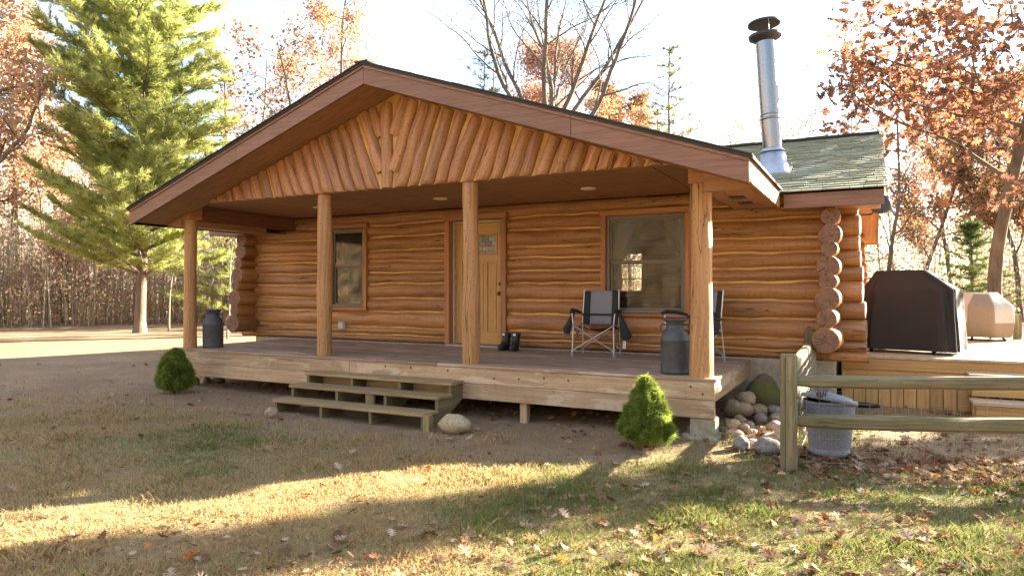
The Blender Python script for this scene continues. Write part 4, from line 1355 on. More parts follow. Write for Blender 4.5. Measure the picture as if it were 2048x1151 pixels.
# ------------------------------------------------------------------ dwarf shrubs by the porch
def shrub(name, label, loc, prof, seed, lumps):
    """prof: (z, r) outline; lumps: extra blobs (x,y,z,r)"""
    rg_ = np.random.default_rng(seed)
    t = thing(name, label, 'shrub', loc, 0, 'dwarf spruces by the porch corners')
    N = 12000
    H = prof[-1][0]; zs = np.array([p[0] for p in prof]); rsx = np.array([p[1] for p in prof])
    z = rg_.random(N * 3) * H; keep = rg_.random(N * 3) < np.interp(z, zs, rsx) / rsx.max() * .9 + .1; z = z[keep][:N]
    a = rg_.random(len(z)) * 2 * np.pi
    lump = 1 + .42 * (fbm(a * 2.2, z * 9, seed, 3) - .5) * 2
    r = np.interp(z, zs, rsx) * lump * (1 - .6 * rg_.random(len(z)) ** 2)
    P = np.stack([r * np.cos(a), r * np.sin(a), z + .03], 1); Nn = np.stack([np.cos(a), np.sin(a), .5 + 0 * a], 1)
    for (lx, ly, lz_, lr) in lumps:
        n = 1800; v = rg_.normal(size=(n, 3)); v /= np.linalg.norm(v, axis=1)[:, None]
        ok = v[:, 2] > -.75; v = v[ok]
        P = np.concatenate([P, np.array([lx, ly, lz_]) + v * lr * (.85 + .2 * rg_.random((len(v), 1)))]); Nn = np.concatenate([Nn, v])
    Nn = Nn / np.linalg.norm(Nn, axis=1)[:, None]
    n = len(P); K = 5
    d = Nn[:, None, :] + rg_.normal(size=(n, K, 3)) * .55; d /= np.linalg.norm(d, axis=2)[:, :, None]
    L = (.02 + .022 * rg_.random((n, K, 1))) * np.where(rg_.random((n, 1, 1)) < .12, 1.9, 1.)
    sdv = np.cross(d, rg_.normal(size=(n, K, 3))); sdv /= np.linalg.norm(sdv, axis=2)[:, :, None] + 1e-9
    b = P[:, None, :]; w = .0032
    V = np.stack([b - sdv * w, b + sdv * w, b + d * L], 2).reshape(-1, 3)
    F = np.arange(len(V)).reshape(-1, 3)
    cv = np.repeat(np.clip(.5 + .9 * (fbm(P[:, 0] * 18, P[:, 1] * 22 + P[:, 2] * 17, seed) - .5) + .2 * rg_.normal(size=n), 0, 1), K * 3)
    npmesh('foliage', V, F, M['shrub'], t, cv)
    mb = MB(); mb.tube([(0, 0, -.02), (.01, 0, H * .5), (0, 0, H * .92)], [.022, .016, .004], 8); mb.lathe([(r_ * .5 + .001, z_ + .03) for z_, r_ in prof], 20)
    mb.build('trunk', M['shrubcore'], t)
    return t


shrub('dwarf_spruce', 'sunlit cone-shaped dwarf spruce with a lobe at its foot, before the porch corner', (-.50, -.70, 0),
      [(0.0, .10), (.05, .20), (.12, .225), (.25, .20), (.38, .155), (.50, .10), (.58, .055), (.62, .008)], 3, [(.13, -.05, .16, .13), (.09, .02, .30, .11), (-.13, .02, .17, .12)])
shrub('dwarf_spruce', 'dark green egg-shaped dwarf spruce at the porch end by the drive', (-7.55, -.52, 0),
      [(0.0, .10), (.05, .21), (.15, .245), (.28, .235), (.40, .19), (.50, .13), (.56, .075), (.60, .01)], 8, [(-.08, -.06, .2, .15)])


# ------------------------------------------------------------------ stones
def stone(label, loc, size, mat, seed, rz=0., pointy=0., group='round fieldstones piled by the porch end', cat='stone', name='fieldstone'):
    bm = bmesh.new(); bmesh.ops.create_icosphere(bm, subdivisions=4, radius=1)
    for v in bm.verts:
        c = v.co.copy()
        n = float(fbm(np.array(c.x * 1.1 + seed * 3.1 + c.z), np.array(c.y * 1.1 + c.z * .8 + seed), seed, 3)) - .5
        n2 = float(fbm(np.array(c.x * 3 + seed), np.array(c.y * 3 + c.z * 2.2), seed + 2, 2)) - .5
        v.co = c * (1 + .42 * n + .10 * n2)
        if pointy and c.z > 0: v.co.x *= 1 - pointy * c.z; v.co.y *= 1 - pointy * c.z
        v.co.x *= size[0]; v.co.y *= size[1]; v.co.z *= size[2]
    me = bpy.data.meshes.new(name); bm.to_mesh(me); bm.free()
    me.polygons.foreach_set('use_smooth', [True] * len(me.polygons)); me.materials.append(M[mat])
    o = bpy.data.objects.new(name, me); COL.objects.link(o)
    o.location = loc; o.rotation_euler = (0, 0, rz)
    return tag(o, label, cat, group)


G_ = 'round fieldstones piled by the porch end'
SG = [  # px, py of the stone's foot, width px, height px, material, label, lift
    (1523, 812, 66, 72, 'rock_moss', 'big pointed mossy boulder leaning on the foundation', 0, .45),
    (1489, 806, 38, 26, 'rock_tan', 'flat-topped tan stone next to the pointed mossy boulder', .16, 0),
    (1462, 828, 36, 34, 'rock_moss', 'dark mossy stone in the shade under the deck side', .06, 0),
    (1486, 828, 34, 27, 'rock_tan', 'rounded tan stone in front of the dark mossy one', .06, 0),
    (1517, 827, 31, 22, 'rock_tan', 'striped tan stone below the pointed mossy boulder', .06, 0),
    (1546, 826, 28, 18, 'rock_grey', 'flat grey stone right of the striped tan stone', .06, 0),
    (1477, 845, 24, 18, 'rock_tan', 'small tan stone, second row up on the pile', .03, 0),
    (1498, 852, 18, 12, 'rock_grey', 'smallest dark grey stone amid the pile', .02, 0),
    (1520, 843, 23, 19, 'rock_grey', 'pale grey stone with a white crown in the middle of the pile', .03, 0),
    (1553, 842, 32, 17, 'rock_tan', 'low brown stone touching the fence post, upper one', .02, 0),
    (1462, 855, 27, 22, 'rock_tan', 'tan stone beside the concrete pier, upper one', .03, 0),
    (1485, 858, 24, 15, 'rock_tan', 'flat tan stone wedged low amid leaves', .01, 0),
    (1467, 871, 30, 16, 'rock_tan', 'broad low stone beside the concrete pier, lower one', .0, 0),
    (1504, 868, 20, 14, 'rock_pink', 'small pink stone nestled in dry leaves', .0, 0),
    (1524, 864, 16, 12, 'rock_pink', 'tiny pale stone right of the small pink one', .0, 0),
    (1547, 860, 30, 22, 'rock_pink', 'rounded pinkish stone with a bright sunlit top', .02, 0),
    (1481, 896, 32, 29, 'rock_grey', 'grey half-sunlit stone at the front edge of the grass', .0, 0),
    (1533, 905, 48, 32, 'rock_grey', 'large grey-brown stone standing out in front of the pile', .0, 0),
    (1540, 885, 38, 20, 'rock_tan', 'wide stone right behind the large grey-brown one', .0, 0),
    (1502, 890, 26, 16, 'rock_pink', 'flat pink stone between the two front grey stones', .0, 0),
    (1576, 842, 30, 20, 'rock_tan', 'tan stone mostly hidden behind the fence post', .02, 0),
    (1560, 884, 24, 34, 'rock_pink', 'upright pink slab of stone against the fence post', .0, 0),
    (1444, 862, 18, 14, 'rock_moss', 'dark stone half under the deck corner', .0, 0),
    (1684, 826, 36, 32, 'rock_moss', 'mossy stone lit yellow behind the trash can', .0, 0),
    (404, 766, 19, 14, 'rock_tan', 'tan stone under the porch end by the dark shrub', 0, 0),
    (427, 765, 24, 11, 'rock_grey', 'flat grey stone under the porch end, the wider one', 0, 0),
    (386, 770, 14, 18, 'rock_grey', 'blue-grey stone touching the dark shrub', 0, 0),
    (535, 829, 24, 22, 'rock_tan', 'pale stone leaning on the lowest step', 0, 0)]
for i, (px, py, wpx, hpx, mt, lb, lift, pt) in enumerate(SG):
    x, y = ground_spot(px, py, lift); d = (1.48 - lift) * 1383 / (py - 580)
    w = wpx * d / 1383 / 2 * 1.12; h = hpx * d / 1383 / 2 * 1.12
    gg = G_ if i < 24 else 'loose stones along the porch front'
    stone(lb, (x, y + w * .8, lift + h * .55 + float(gz(x, y)) * .6), (w, w * .9, h), mt, i + 3, i * 1.3, pt, gg)
x, y = ground_spot(899, 869, -.06)
stone('large speckled tan boulder beside the lowest porch step', (x - .02, y + .13, .03), (.185, .13, .115), 'granite', 91, R(8), 0, 'loose stones along the porch front', 'boulder', 'boulder')
# ------------------------------------------------------------------ ground
def axis_pts(lo, hi, step, far):
    a = list(np.arange(lo, hi + step, step)); s = step; x = hi
    while x < far: s *= 1.35; x += s; a.append(x)
    s = step; x = lo
    while x > -far: s *= 1.35; x -= s; a.insert(0, x)
    return np.array(a)


gxs = axis_pts(-14, 7, .14, 500); gys = axis_pts(-7, 5, .14, 500)
GX, GY = np.meshgrid(gxs, gys); nx_, ny_ = len(gxs), len(gys)
V = np.stack([GX.ravel(), GY.ravel(), gz(GX, GY).ravel()], 1)
ii, jj = np.meshgrid(np.arange(nx_ - 1), np.arange(ny_ - 1)); b = (jj * nx_ + ii).ravel()
F = np.stack([b, b + 1, b + nx_ + 1, b + nx_], 1)
k = NT('lawn_and_dirt')
p = k.pos(); s = k.attr('cv').outputs['Fac']
n1 = k.noise(p, .8, 5, .6); n2 = k.noise(p, 9, 5, .65); n3 = k.noise(p, 60, 4, .7)
dirt = k.mix(k.mapr(n1, .35, .65), (.225, .142, .075), (.335, .222, .122))
dirt = k.mix(k.mapr(n2, .42, .68, 0, .7), dirt, (.19, .125, .075)); dirt = k.mix(k.mapr(n3, .45, .65, 0, .5), dirt, (.16, .10, .055))
lawn = k.mix(k.mapr(n1, .38, .62), (.26, .175, .075), (.15, .145, .045))
lawn = k.mix(k.mapr(n2, .4, .65, 0, .75), lawn, (.17, .10, .055)); lawn = k.mix(k.mapr(n3, .45, .62, 0, .65), lawn, (.34, .24, .11))
c = k.mix(s, lawn, dirt)
M['ground'] = k.principled(c, .95, normal=k.bump(k.math('ADD', n2, k.math('MULTIPLY', n3, .5)), .6, .03))
ground = npmesh('ground', V, F, M['ground'], None, cv=soil(V[:, 0], V[:, 1]), smooth=True); kind(ground, 'structure')

# ------------------------------------------------------------------ lawn blades
ng = np.random.default_rng(5)


def scatter(n, lo, hi, cx=1.4, cy=-7.2, a0=-72, a1=26):
    """ground points thinning with distance from the near lawn"""
    r = lo * (hi / lo) ** ng.random(n); a = np.radians(90 - (a0 + (a1 - a0) * ng.random(n)))
    return cx + r * np.cos(a), cy + r * np.sin(a), r


x, y, r = scatter(700000, 2.4, 16)
S = soil(x, y)
ok = ng.random(len(x)) > S * .97
ok &= ng.random(len(x)) < .35 + 1.1 * fbm(x * 2.6, y * 2.6, 71, 4) * fbm(x * .6, y * .6, 73, 2) * 2
ok &= ~((x > -8.2) & (x < 0) & (y > -.05) & (y < 2.3)) & ~((x > XL) & (x < XR) & (y > 2.2)) & ~((x > DX0) & (y > DY0)) & ~((x > SX0) & (x < SX1) & (y > -.85) & (y < 0)) & ~((x > 2.42) & (y > 2.14))
x, y, r = x[ok], y[ok], r[ok]; n = len(x)
gm = fbm(x * .45 + 3, y * .45, 41, 3) - .03 + .34 * sstep(-2.8, 2.0, x) + .16 * sstep(-4.6, -2.6, y) - .12 * sstep(-1.0, -5, x) + .22 * (fbm(x * 3, y * 3, 43, 2) - .5)
green = sstep(.50, .78, gm)
cv = np.where(ng.random(n) < .12 + .80 * green, .70 + .3 * ng.random(n), .58 * ng.random(n) ** .8)
h = (.014 + .032 * ng.random(n) ** 1.7) * (.35 + 2.1 * fbm(x * 2.6, y * 2.6, 47, 3) ** 1.8) * (1 + .25 * (r > 7))
w = .0019 * (.8 + .6 * ng.random(n)) * np.clip(r / 4.5, .9, 2.6)
az = ng.random(n) * 6.283; ln = ng.random(n) * 1.1
tx, ty = np.cos(az) * h * ln, np.sin(az) * h * ln
pz = ng.random(n) * 6.283; wx, wy = np.cos(pz) * w, np.sin(pz) * w
z = gz(x, y) - .003
V = np.empty((n, 4, 3))
V[:, 0] = np.stack([x - wx, y - wy, z], 1); V[:, 1] = np.stack([x + wx, y + wy, z], 1)
V[:, 2] = np.stack([x + tx * .45 + wx * .7, y + ty * .45 + wy * .7, z + h * .62], 1); V[:, 3] = np.stack([x + tx, y + ty, z + h], 1)
V = V.reshape(-1, 3); q = np.arange(n) * 4
F = np.concatenate([np.stack([q, q + 1, q + 2], 1), np.stack([q, q + 2, q + 3], 1)])
gb = npmesh('grass', V, F, M['grass'], None, cv=np.repeat(cv, 4))
kind(gb, 'stuff', 'short patchy autumn lawn, straw brown and green', 'grass')

# ------------------------------------------------------------------ fallen oak leaves
OUT = []
for t, wd in ((0, .02), (.12, .05), (.2, .22), (.3, .10), (.42, .40), (.52, .14), (.64, .46), (.74, .15), (.86, .28), (.93, .10), (1., .0)):
    OUT.append((t, wd))
LT = [(0, 0)] + [(t, w) for t, w in OUT[1:-1]] + [(1, 0)] + [(t, -w) for t, w in OUT[-2:0:-1]]
LT = np.array(LT); NL = len(LT)


def leaves(P, N, L, rng, curl=.25):
    """lobed oak leaves at P with plane normals N and lengths L -> V, F(triangles)"""
    n = len(P)
    a = np.cross(N, rng.normal(size=(n, 3))); a /= np.linalg.norm(a, axis=1)[:, None] + 1e-9
    b = np.cross(N, a)
    cu = (rng.random(n) - .25) * curl * 2
    pts = np.concatenate([[[.5, 0.]], LT])
    u = pts[:, 0] - .5; v = pts[:, 1]
    V = P[:, None, :] + a[:, None, :] * (u[None, :, None] * L[:, None, None]) + b[:, None, :] * (v[None, :, None] * L[:, None, None])
    bend = (np.abs(v)[None, :] * 1.2 + (u ** 2)[None, :] * .9) * (cu * L)[:, None]
    V = V + N[:, None, :] * bend[:, :, None]
    m = len(pts); tri = np.array([[0, 1 + i, 1 + (i + 1) % NL] for i in range(NL)])
    F = (np.arange(n)[:, None, None] * m + tri[None]).reshape(-1, 3)
    return V.reshape(-1, 3), F, m


x, y, r = scatter(17000, 2.3, 17)
dens = .10 + .55 * sstep(-2.5, 2.5, x) + .25 * sstep(1.0, 2.2, x) * sstep(-2.2, -.6, y) + .25 * (fbm(x * .8, y * .8, 61, 3) - .5) * 2
near = np.maximum(.0, 1 - np.abs(y + .1) / .8) * (x > -4) * (x < 0)
dens = dens + .25 * near
# the pile drifted against fence post and can
ok = ng.random(len(x)) < dens * .55
ok &= ~((x > XL) & (x < XR) & (y > 2.2)) & ~((x > DX0) & (y > DY0)) & ~((x > SX0 - .05) & (x < SX1 + .1) & (y > -.9) & (y < 0)) & ~((x > 2.42) & (y > 2.1))
x, y, r = x[ok], y[ok], r[ok]
ex = ng.random(900) * 2.6 - .1; ey = -.55 + .28 * ng.normal(size=900) + ex * .1
px_ = .2 + ng.random(500) * .7; py_ = -.5 + ng.random(500) * 2.2
ux = -7.5 + 7.3 * ng.random(700); uy = .15 + 1.6 * ng.random(700)
x = np.concatenate([x, ex + .75, px_, ux]); y = np.concatenate([y, ey, py_, uy])
n = len(x); P = np.stack([x, y, gz(x, y) + .012 + .02 * ng.random(n)], 1)
N = ng.normal(size=(n, 3)) * .42; N[:, 2] = 1; N /= np.linalg.norm(N, axis=1)[:, None]
L = .045 + .065 * ng.random(n) ** 1.3
V, F, m = leaves(P, N, L, ng, .4)
# crumbs of dead leaf and thatch worked down into the grass
xc, yc_, rc_ = scatter(20000, 2.3, 13)
okc = ng.random(len(xc)) < (.2 + .8 * sstep(.46, .6, fbm(xc * .9, yc_ * .9, 67, 4))) * (1 - .85 * soil(xc, yc_))
okc &= ~((xc > XL) & (xc < XR) & (yc_ > -.0)) & ~((xc > DX0) & (yc_ > 2.1)) & ~((xc > SX0 - .05) & (xc < SX1 + .1) & (yc_ > -.9) & (yc_ < 0))
xc, yc_ = xc[okc], yc_[okc]; nc = len(xc)
Nc = ng.normal(size=(nc, 3)) * .6; Nc[:, 2] = 1; Nc /= np.linalg.norm(Nc, axis=1)[:, None]
V2, F2, m2 = leaves(np.stack([xc, yc_, gz(xc, yc_) + .008 + .018 * ng.random(nc)], 1), Nc, .012 + .026 * ng.random(nc), ng, .6)
cv2 = np.repeat(.25 + .5 * ng.random(nc), m2)
F = np.concatenate([F, F2 + len(V)]); V = np.concatenate([V, V2]); cvL = np.concatenate([np.repeat(ng.random(n), m), cv2])
lf = npmesh('leaf_litter', V, F, M['litter'], None, cv=cvL)
kind(lf, 'stuff', 'fallen oak leaves scattered over the lawn', 'fallen leaves')


# ------------------------------------------------------------------ trees
class Tree:
    def __init__(self, seed):
        self.r = random.Random(seed); self.g = np.random.default_rng(seed)
        self.tubes = []; self.tips = []

    def limb(self, p, d, L, r0, r1, seg, wander, lift, n):
        m = max(3, int(L / seg) + 1); pts = [p.copy()]; d = d.normalized(); dirs = [d]
        st = L / (m - 1); g = self.r.gauss
        for i in range(m - 1):
            d = (d + Vector((g(0, wander), g(0, wander), g(0, wander) + lift))).normalized()
            p = p + d * st; pts.append(p.copy()); dirs.append(d)
        rad = [r0 + (r1 - r0) * (i / (m - 1)) ** .8 for i in range(m)]
        self.tubes.append((pts, rad, n))
        return pts, dirs, rad

    def grow(self, p, d, L, r, lvl, spec):
        lv = spec[lvl]
        pts, dirs, rad = self.limb(p, d, L, r, r * lv.get('tap', .35), lv['seg'], lv['wander'], lv['lift'], lv['n'])
        if lvl + 1 < len(spec):
            nk = self.r.randint(*lv['kids']); st = lv.get('start', .3)
            ph = self.r.uniform(0, 6.28)
            for i in range(nk):
                t = st + (1 - st) * (i + self.r.uniform(.1, .9)) / nk
                f = t * (len(pts) - 1); j = min(int(f), len(pts) - 2); q = pts[j].lerp(pts[j + 1], f - j); dd = dirs[j]
                ph += 2.4 + self.r.uniform(-.4, .4)
                s = dd.cross(UP if abs(dd.z) < .9 else Vector((1, 0, 0))).normalized(); u = s.cross(dd)
                an = R(self.r.uniform(*lv['ang']))
                nd = dd * math.cos(an) + (s * math.cos(ph) + u * math.sin(ph)) * math.sin(an)
                rr_ = max(rad[j] * lv.get('rk', .55), .009)
                self.grow(q, nd, L * self.r.uniform(*lv['len']) * (1 - lv.get('short', .45) * (t - st) / (1 - st)), rr_, lvl + 1, spec)
        if lvl >= len(spec) - 2:
            for a, b in zip(pts, dirs): self.tips.append((a, b))

    def wood(self):
        Vs = []; Fs = []; b = 0
        for pts, rad, n in self.tubes:
            P = np.array([tuple(q) for q in pts]); m = len(P)
            T = np.gradient(P, axis=0); T /= np.linalg.norm(T, axis=1)[:, None] + 1e-9
            ref = np.array([.31, .23, .92]) if abs(T[0, 2]) < .85 else np.array([.95, .3, .1])
            S_ = np.cross(T, ref); S_ /= np.linalg.norm(S_, axis=1)[:, None] + 1e-9; U_ = np.cross(S_, T)
            a = np.arange(n) / n * 2 * np.pi
            ring = P[:, None, :] + (S_[:, None, :] * np.cos(a)[None, :, None] + U_[:, None, :] * np.sin(a)[None, :, None]) * np.array(rad)[:, None, None]
            Vs.append(ring.reshape(-1, 3))
            i, k_ = np.meshgrid(np.arange(m - 1), np.arange(n), indexing='ij'); k2 = (k_ + 1) % n
            Fs.append((b + np.stack([i * n + k_, i * n + k2, (i + 1) * n + k2, (i + 1) * n + k_], -1)).reshape(-1, 4)); b += m * n
        return np.concatenate(Vs), np.concatenate(Fs)

    def leafquads(self, n, size, spread, lobed=False):
        g = self.g; T = np.array([tuple(a) for a, _ in self.tips]); idx = g.integers(0, len(T), n)
        # leaves gather in clusters on the twigs
        P = T[idx] + g.normal(size=(n, 3)) * spread
        N = g.normal(size=(n, 3)); N /= np.linalg.norm(N, axis=1)[:, None]
        L = size * (.6 + .7 * g.random(n))
        cvv = np.clip(.5 + .9 * (fbm(P[:, 0] * .7 + P[:, 2] * .5, P[:, 1] * .7 + P[:, 2] * .4, 7, 3) - .5) + .2 * g.normal(size=n), 0, 1)
        if lobed:
            V, F, m = leaves(P, N, L * 1.25, g, .4); return V, F, np.repeat(cvv, m)
        a = np.cross(N, g.normal(size=(n, 3))); a /= np.linalg.norm(a, axis=1)[:, None]; b = np.cross(N, a)
        l = L[:, None]; V = np.stack([P - a * l * .5, P + b * l * .3 + N * l * .12, P + a * l * .5, P - b * l * .3 + N * l * .12], 1).reshape(-1, 3)
        return V, np.arange(n * 4).reshape(-1, 4), np.repeat(cvv, 4)


def make_tree(name, label, loc, t, bark_, leaf=None, cat='tree', rz=0., scale=1., group='trees round the clearing'):
    """t: (woodV, woodF, leafV, leafF, cv)"""
    o = thing(name, label, cat, (loc[0], loc[1], float(gz(loc[0], loc[1])) - .05), rz, group)
    npmesh('trunk', t[0], t[1], bark_, o, smooth=True)
    if len(t) > 2: npmesh('crown', t[2], t[3], leaf, o, cv=t[4])
    o.scale = (scale,) * 3
    return o


def oak_spec(H, wide=1., dens=1.):
    return [dict(seg=.7, wander=.045, lift=.03, n=12, kids=(10, 12), start=.25, ang=(38, 68), len=(.40 * wide, .56 * wide), tap=.18, rk=.52, short=.5),
            dict(seg=.4, wander=.11, lift=.03, n=7, kids=(7, 9), start=.2, ang=(30, 60), len=(.38, .55), tap=.25, rk=.55),
            dict(seg=.22, wander=.16, lift=.015, n=5, kids=(5, 7) if dens >= 1 else (4, 5), start=.15, ang=(28, 62), len=(.35, .55), tap=.3, rk=.55),
            dict(seg=.13, wander=.2, lift=.0, n=3, kids=(0, 0), tap=.3, ang=(30, 60), len=(.3, .5))]


def fork_spec():
    """short bole that opens into a fan of long limbs"""
    return [dict(seg=.5, wander=.02, lift=.02, n=14, kids=(9, 9), start=.70, ang=(14, 42), len=(1.0, 1.3), tap=.75, rk=.5, short=.1),
            dict(seg=.45, wander=.075, lift=.025, n=9, kids=(8, 10), start=.22, ang=(24, 50), len=(.28, .46), tap=.16, rk=.5, short=.55),
            dict(seg=.25, wander=.13, lift=.02, n=5, kids=(8, 10), start=.12, ang=(28, 58), len=(.36, .56), tap=.25, rk=.5),
            dict(seg=.15, wander=.18, lift=.01, n=4, kids=(4, 5), start=.1, ang=(25, 55), len=(.35, .6), tap=.3, rk=.55),
            dict(seg=.10, wander=.2, lift=0, n=3, kids=(0, 0), tap=.4, ang=(30, 60), len=(.3, .5))]


def grow_tree(seed, H, r, spec, nleaf=0, lsize=.15, lspread=.14, lobed=False, lean=(0, 0), first=None):
    t = Tree(seed)
    t.grow(Vector((0, 0, 0)), Vector((lean[0], lean[1], 1)), H if first is None else first, r, 0, spec)
    # root flare
    t.limb(Vector((0, 0, -.15)), UP, .7, r * 1.5, r * 1.0, .2, .0, 0, 14)
    w = t.wood()
    return (*w, *t.leafquads(nleaf, lsize, lspread, lobed)) if nleaf else w


def pine(seed, H, r, z0, prof, nb=(5, 6), gap=.55, up=.18, tuft=.17, dens=1., wander=.06, kn=9, droop=.0):
    """straight stem with whorled branches and needle tufts; prof = branch length by height fraction"""
    t = Tree(seed); g = t.r
    pts, dirs, rad = t.limb(Vector((0, 0, -.1)), UP, H, r, .02, .5, .012, .01, 12)
    t.limb(Vector((0, 0, -.15)), UP, .6, r * 1.45, r * 1.0, .2, 0, 0, 12)
    tufts = []; z = z0
    while z < H - .15:
        f = z / H; Lb = float(np.interp(f, [p_[0] for p_ in prof], [p_[1] for p_ in prof])); nbr = g.randint(*nb); ph = g.uniform(0, 6.28)
        j = min(int(z / H * (len(pts) - 1)), len(pts) - 2); c = pts[j].lerp(pts[j + 1], z / H * (len(pts) - 1) - j)
        for q in range(nbr):
            a = ph + q * 6.283 / nbr + g.uniform(-.3, .3); L = Lb * g.uniform(.7, 1.12)
            d = Vector((math.cos(a), math.sin(a), up + g.uniform(-.12, .15) + .5 * max(0, f - .6) - droop * (1 - f)))
            bp, bd, br = t.limb(c + UP * g.uniform(-.12, .12), d, L, max(.012, L * .012 + .008), .006, .3, wander, .03, 5)
            for i in range(1, len(bp)):
                s = i / (len(bp) - 1)
                if s < .22: continue
                k_ = max(1, int(dens * 3.2))
                for _ in range(k_):
                    sd_ = bd[i].cross(UP).normalized() * g.choice((-1, 1)); dd = (bd[i] * g.uniform(.3, 1) + sd_ * g.uniform(.2, 1.1) + UP * g.uniform(-.15, .4)).normalized()
                    l2 = L * .26 * g.uniform(.4, 1.1) * (1.15 - s * .6); o = bp[i - 1].lerp(bp[i], g.random())
                    t.tubes.append(([o, o + dd * l2 * .6, o + dd * l2], [.007, .005, .003], 3))
                    for e in np.linspace(.3, 1, max(2, int(l2 / .09))): tufts.append((o + dd * l2 * e, dd))
            tufts.append((bp[-1], bd[-1]))
        z += gap * g.uniform(.8, 1.2)
    P = np.array([tuple(a) for a, _ in tufts]); D = np.array([tuple(b) for _, b in tufts]); n = len(P); gg = t.g
    d = D[:, None, :] + gg.normal(size=(n, kn, 3)) * .55 + np.array([0, 0, .15]); d /= np.linalg.norm(d, axis=2)[:, :, None]
    sdv = np.cross(d, gg.normal(size=(n, kn, 3))); sdv /= np.linalg.norm(sdv, axis=2)[:, :, None] + 1e-9
    L = tuft * (.7 + .6 * gg.random((n, kn, 1))); b = P[:, None, :] + gg.normal(size=(n, kn, 3)) * .02; w = tuft * .042
    V = np.stack([b - sdv * w, b + sdv * w, b + d * L], 2).reshape(-1, 3)
    cvv = np.clip(.5 + .7 * (fbm(P[:, 0] * .9 + P[:, 2] * .6, P[:, 1] * .9 - P[:, 2] * .5, seed, 3) - .5) + .16 * gg.normal(size=n), 0, 1)
    return (*t.wood(), V, np.arange(len(V)).reshape(-1, 3), np.repeat(cvv, kn * 3))


import time as _t
_t0 = _t.time()
WPINE = [(0, 2.9), (.12, 3.2), (.3, 3.5), (.5, 3.2), (.68, 2.8), (.85, 1.7), (1, .3)]
make_tree('white_pine', 'tall feathery yellow-green white pine standing alone beyond the porch end', spot(280, 24), pine(3, 16.5, .195, 2.2, WPINE, (6, 8), .40, .34, .20, 1.9, kn=12), M['barkpine'], M['needle'], 'pine tree')
p2 = pine(9, 11.5, .17, .7, [(0, 2.9), (.3, 2.7), (.6, 1.7), (1, .2)], (5, 6), .5, .1, .19, 1., kn=8)
make_tree('white_pine', 'bushy yellow-green pine behind the porch end, its boughs near the ground', spot(452, 29), p2, M['barkpine'], M['needle'], 'pine tree')

ok1 = grow_tree(21, 12, .33, oak_spec(12), 10000, .17, .22)
make_tree('oak_tree', 'russet-leaved oak reaching in over the drive from the picture edge', spot(-150, 20.5), ok1, M['bark'], M['russet'], 'oak tree', 1.0)
ok2 = grow_tree(22, 13.5, .26, oak_spec(13), 16000, .18, .24)
make_tree('oak_tree', 'orange-leaved oak at the bend of the drive', spot(30, 36), ok2, M['bark'], M['orange'], 'oak tree', 2.0)
th = grow_tree(23, 13, .17, oak_spec(13, dens=.8), 5000, .16, .18)
make_tree('bare_tree', 'thin nearly bare tree seen through the gap left of the tall pine', spot(112, 37), th, M['bark'], M['brownleaf'], 'tree', 0.4)
sp1 = grow_tree(24, 4.2, .05, oak_spec(4), 5000, .13, .12)
make_tree('oak_sapling', 'small brown-leaved oak sapling at the thicket edge by the drive', spot(124, 31), sp1, M['bark'], M['russet'], 'sapling', .4)
sp2 = grow_tree(25, 5, .035, oak_spec(5, dens=.8))
make_tree('bare_sapling', 'slender bare sapling between the tall pine and the porch', spot(338, 25), sp2, M['barkpale'], None, 'sapling')
sp3 = grow_tree(26, 5.5, .03, oak_spec(5, dens=.8), lean=(.18, .0))
make_tree('bare_sapling', 'pale leaning sapling behind the milk can', spot(455, 21), sp3, M['barkpale'], None, 'sapling', 2.2)

rt = grow_tree(31, 15.2, .16, oak_spec(12, .5), 7000, .17, .2)
make_tree('red_tree', 'reddish sparse tree above the lower end of the porch roof', spot(572, 36), rt, M['bark'], M['redleaf'], 'tree', .3)
og = grow_tree(32, 16, .2, oak_spec(16, .45), 7000, .17, .22)
make_tree('orange_tree', 'tall orange-leaved tree left of the porch roof peak', spot(672, 31), og, M['bark'], M['orange'], 'tree', 1.7)
mid = grow_tree(36, 11.5, .13, oak_spec(11, .6), 2600, .16, .2)
make_tree('red_tree', 'thin rosy tree half hidden by the porch roof, next to the tall pine', spot(525, 28), mid, M['bark'], M['redleaf'], 'tree', .5)
make_tree('bare_tree', 'grey thin-leaved tree behind the porch eave, below the orange tree', spot(610, 25), mid, M['bark'], M['brownleaf'], 'tree', 2.6, .9)
bt1 = grow_tree(33, 13.5, .15, oak_spec(13, .6))
make_tree('bare_tree', 'bare pale tree just right of the porch roof peak', spot(812, 37), bt1, M['bark'], None, 'tree', .8)
make_tree('bare_tree', 'bare tree between the roof peak and the yellowish pine', spot(902, 36), (bt1[0], bt1[1]), M['bark'], None, 'tree', 3.1)
jp = pine(41, 15, .16, 6.0, [(.3, 2.0), (.6, 2.1), (.85, 1.3), (1, .3)], (4, 5), .7, .2, .26, .9, .11, 8)
make_tree('jack_pine', 'thin olive-yellow pine left of the many-stemmed bare oak', spot(968, 38), jp, M['barkpine'], M['jack'], 'pine tree')
big = grow_tree(52, 14, .33, fork_spec(), first=8.0)
make_tree('bare_oak', 'big bare many-stemmed oak fanning out above the porch roof', spot(1108, 27), big, M['bark'], None, 'oak tree', .6)
rt2 = grow_tree(34, 15.5, .2, oak_spec(15, .6), 26000, .19, .28)
make_tree('red_tree', 'rust-red tree right behind the many-stemmed bare oak', spot(1075, 42), rt2, M['bark'], M['redleaf'], 'tree', 2.5)
make_tree('orange_tree', 'faded orange tree right of the many-stemmed bare oak', spot(1205, 44), rt2, M['bark'], M['brownleaf'], 'tree', 4.4, .92)
sm = grow_tree(35, 11.5, .15, oak_spec(11, .6), 12000, .17, .2)
make_tree('orange_tree', 'light orange tree left of the two jack pines', spot(1262, 40), sm, M['bark'], M['orange'], 'tree', 1.4)
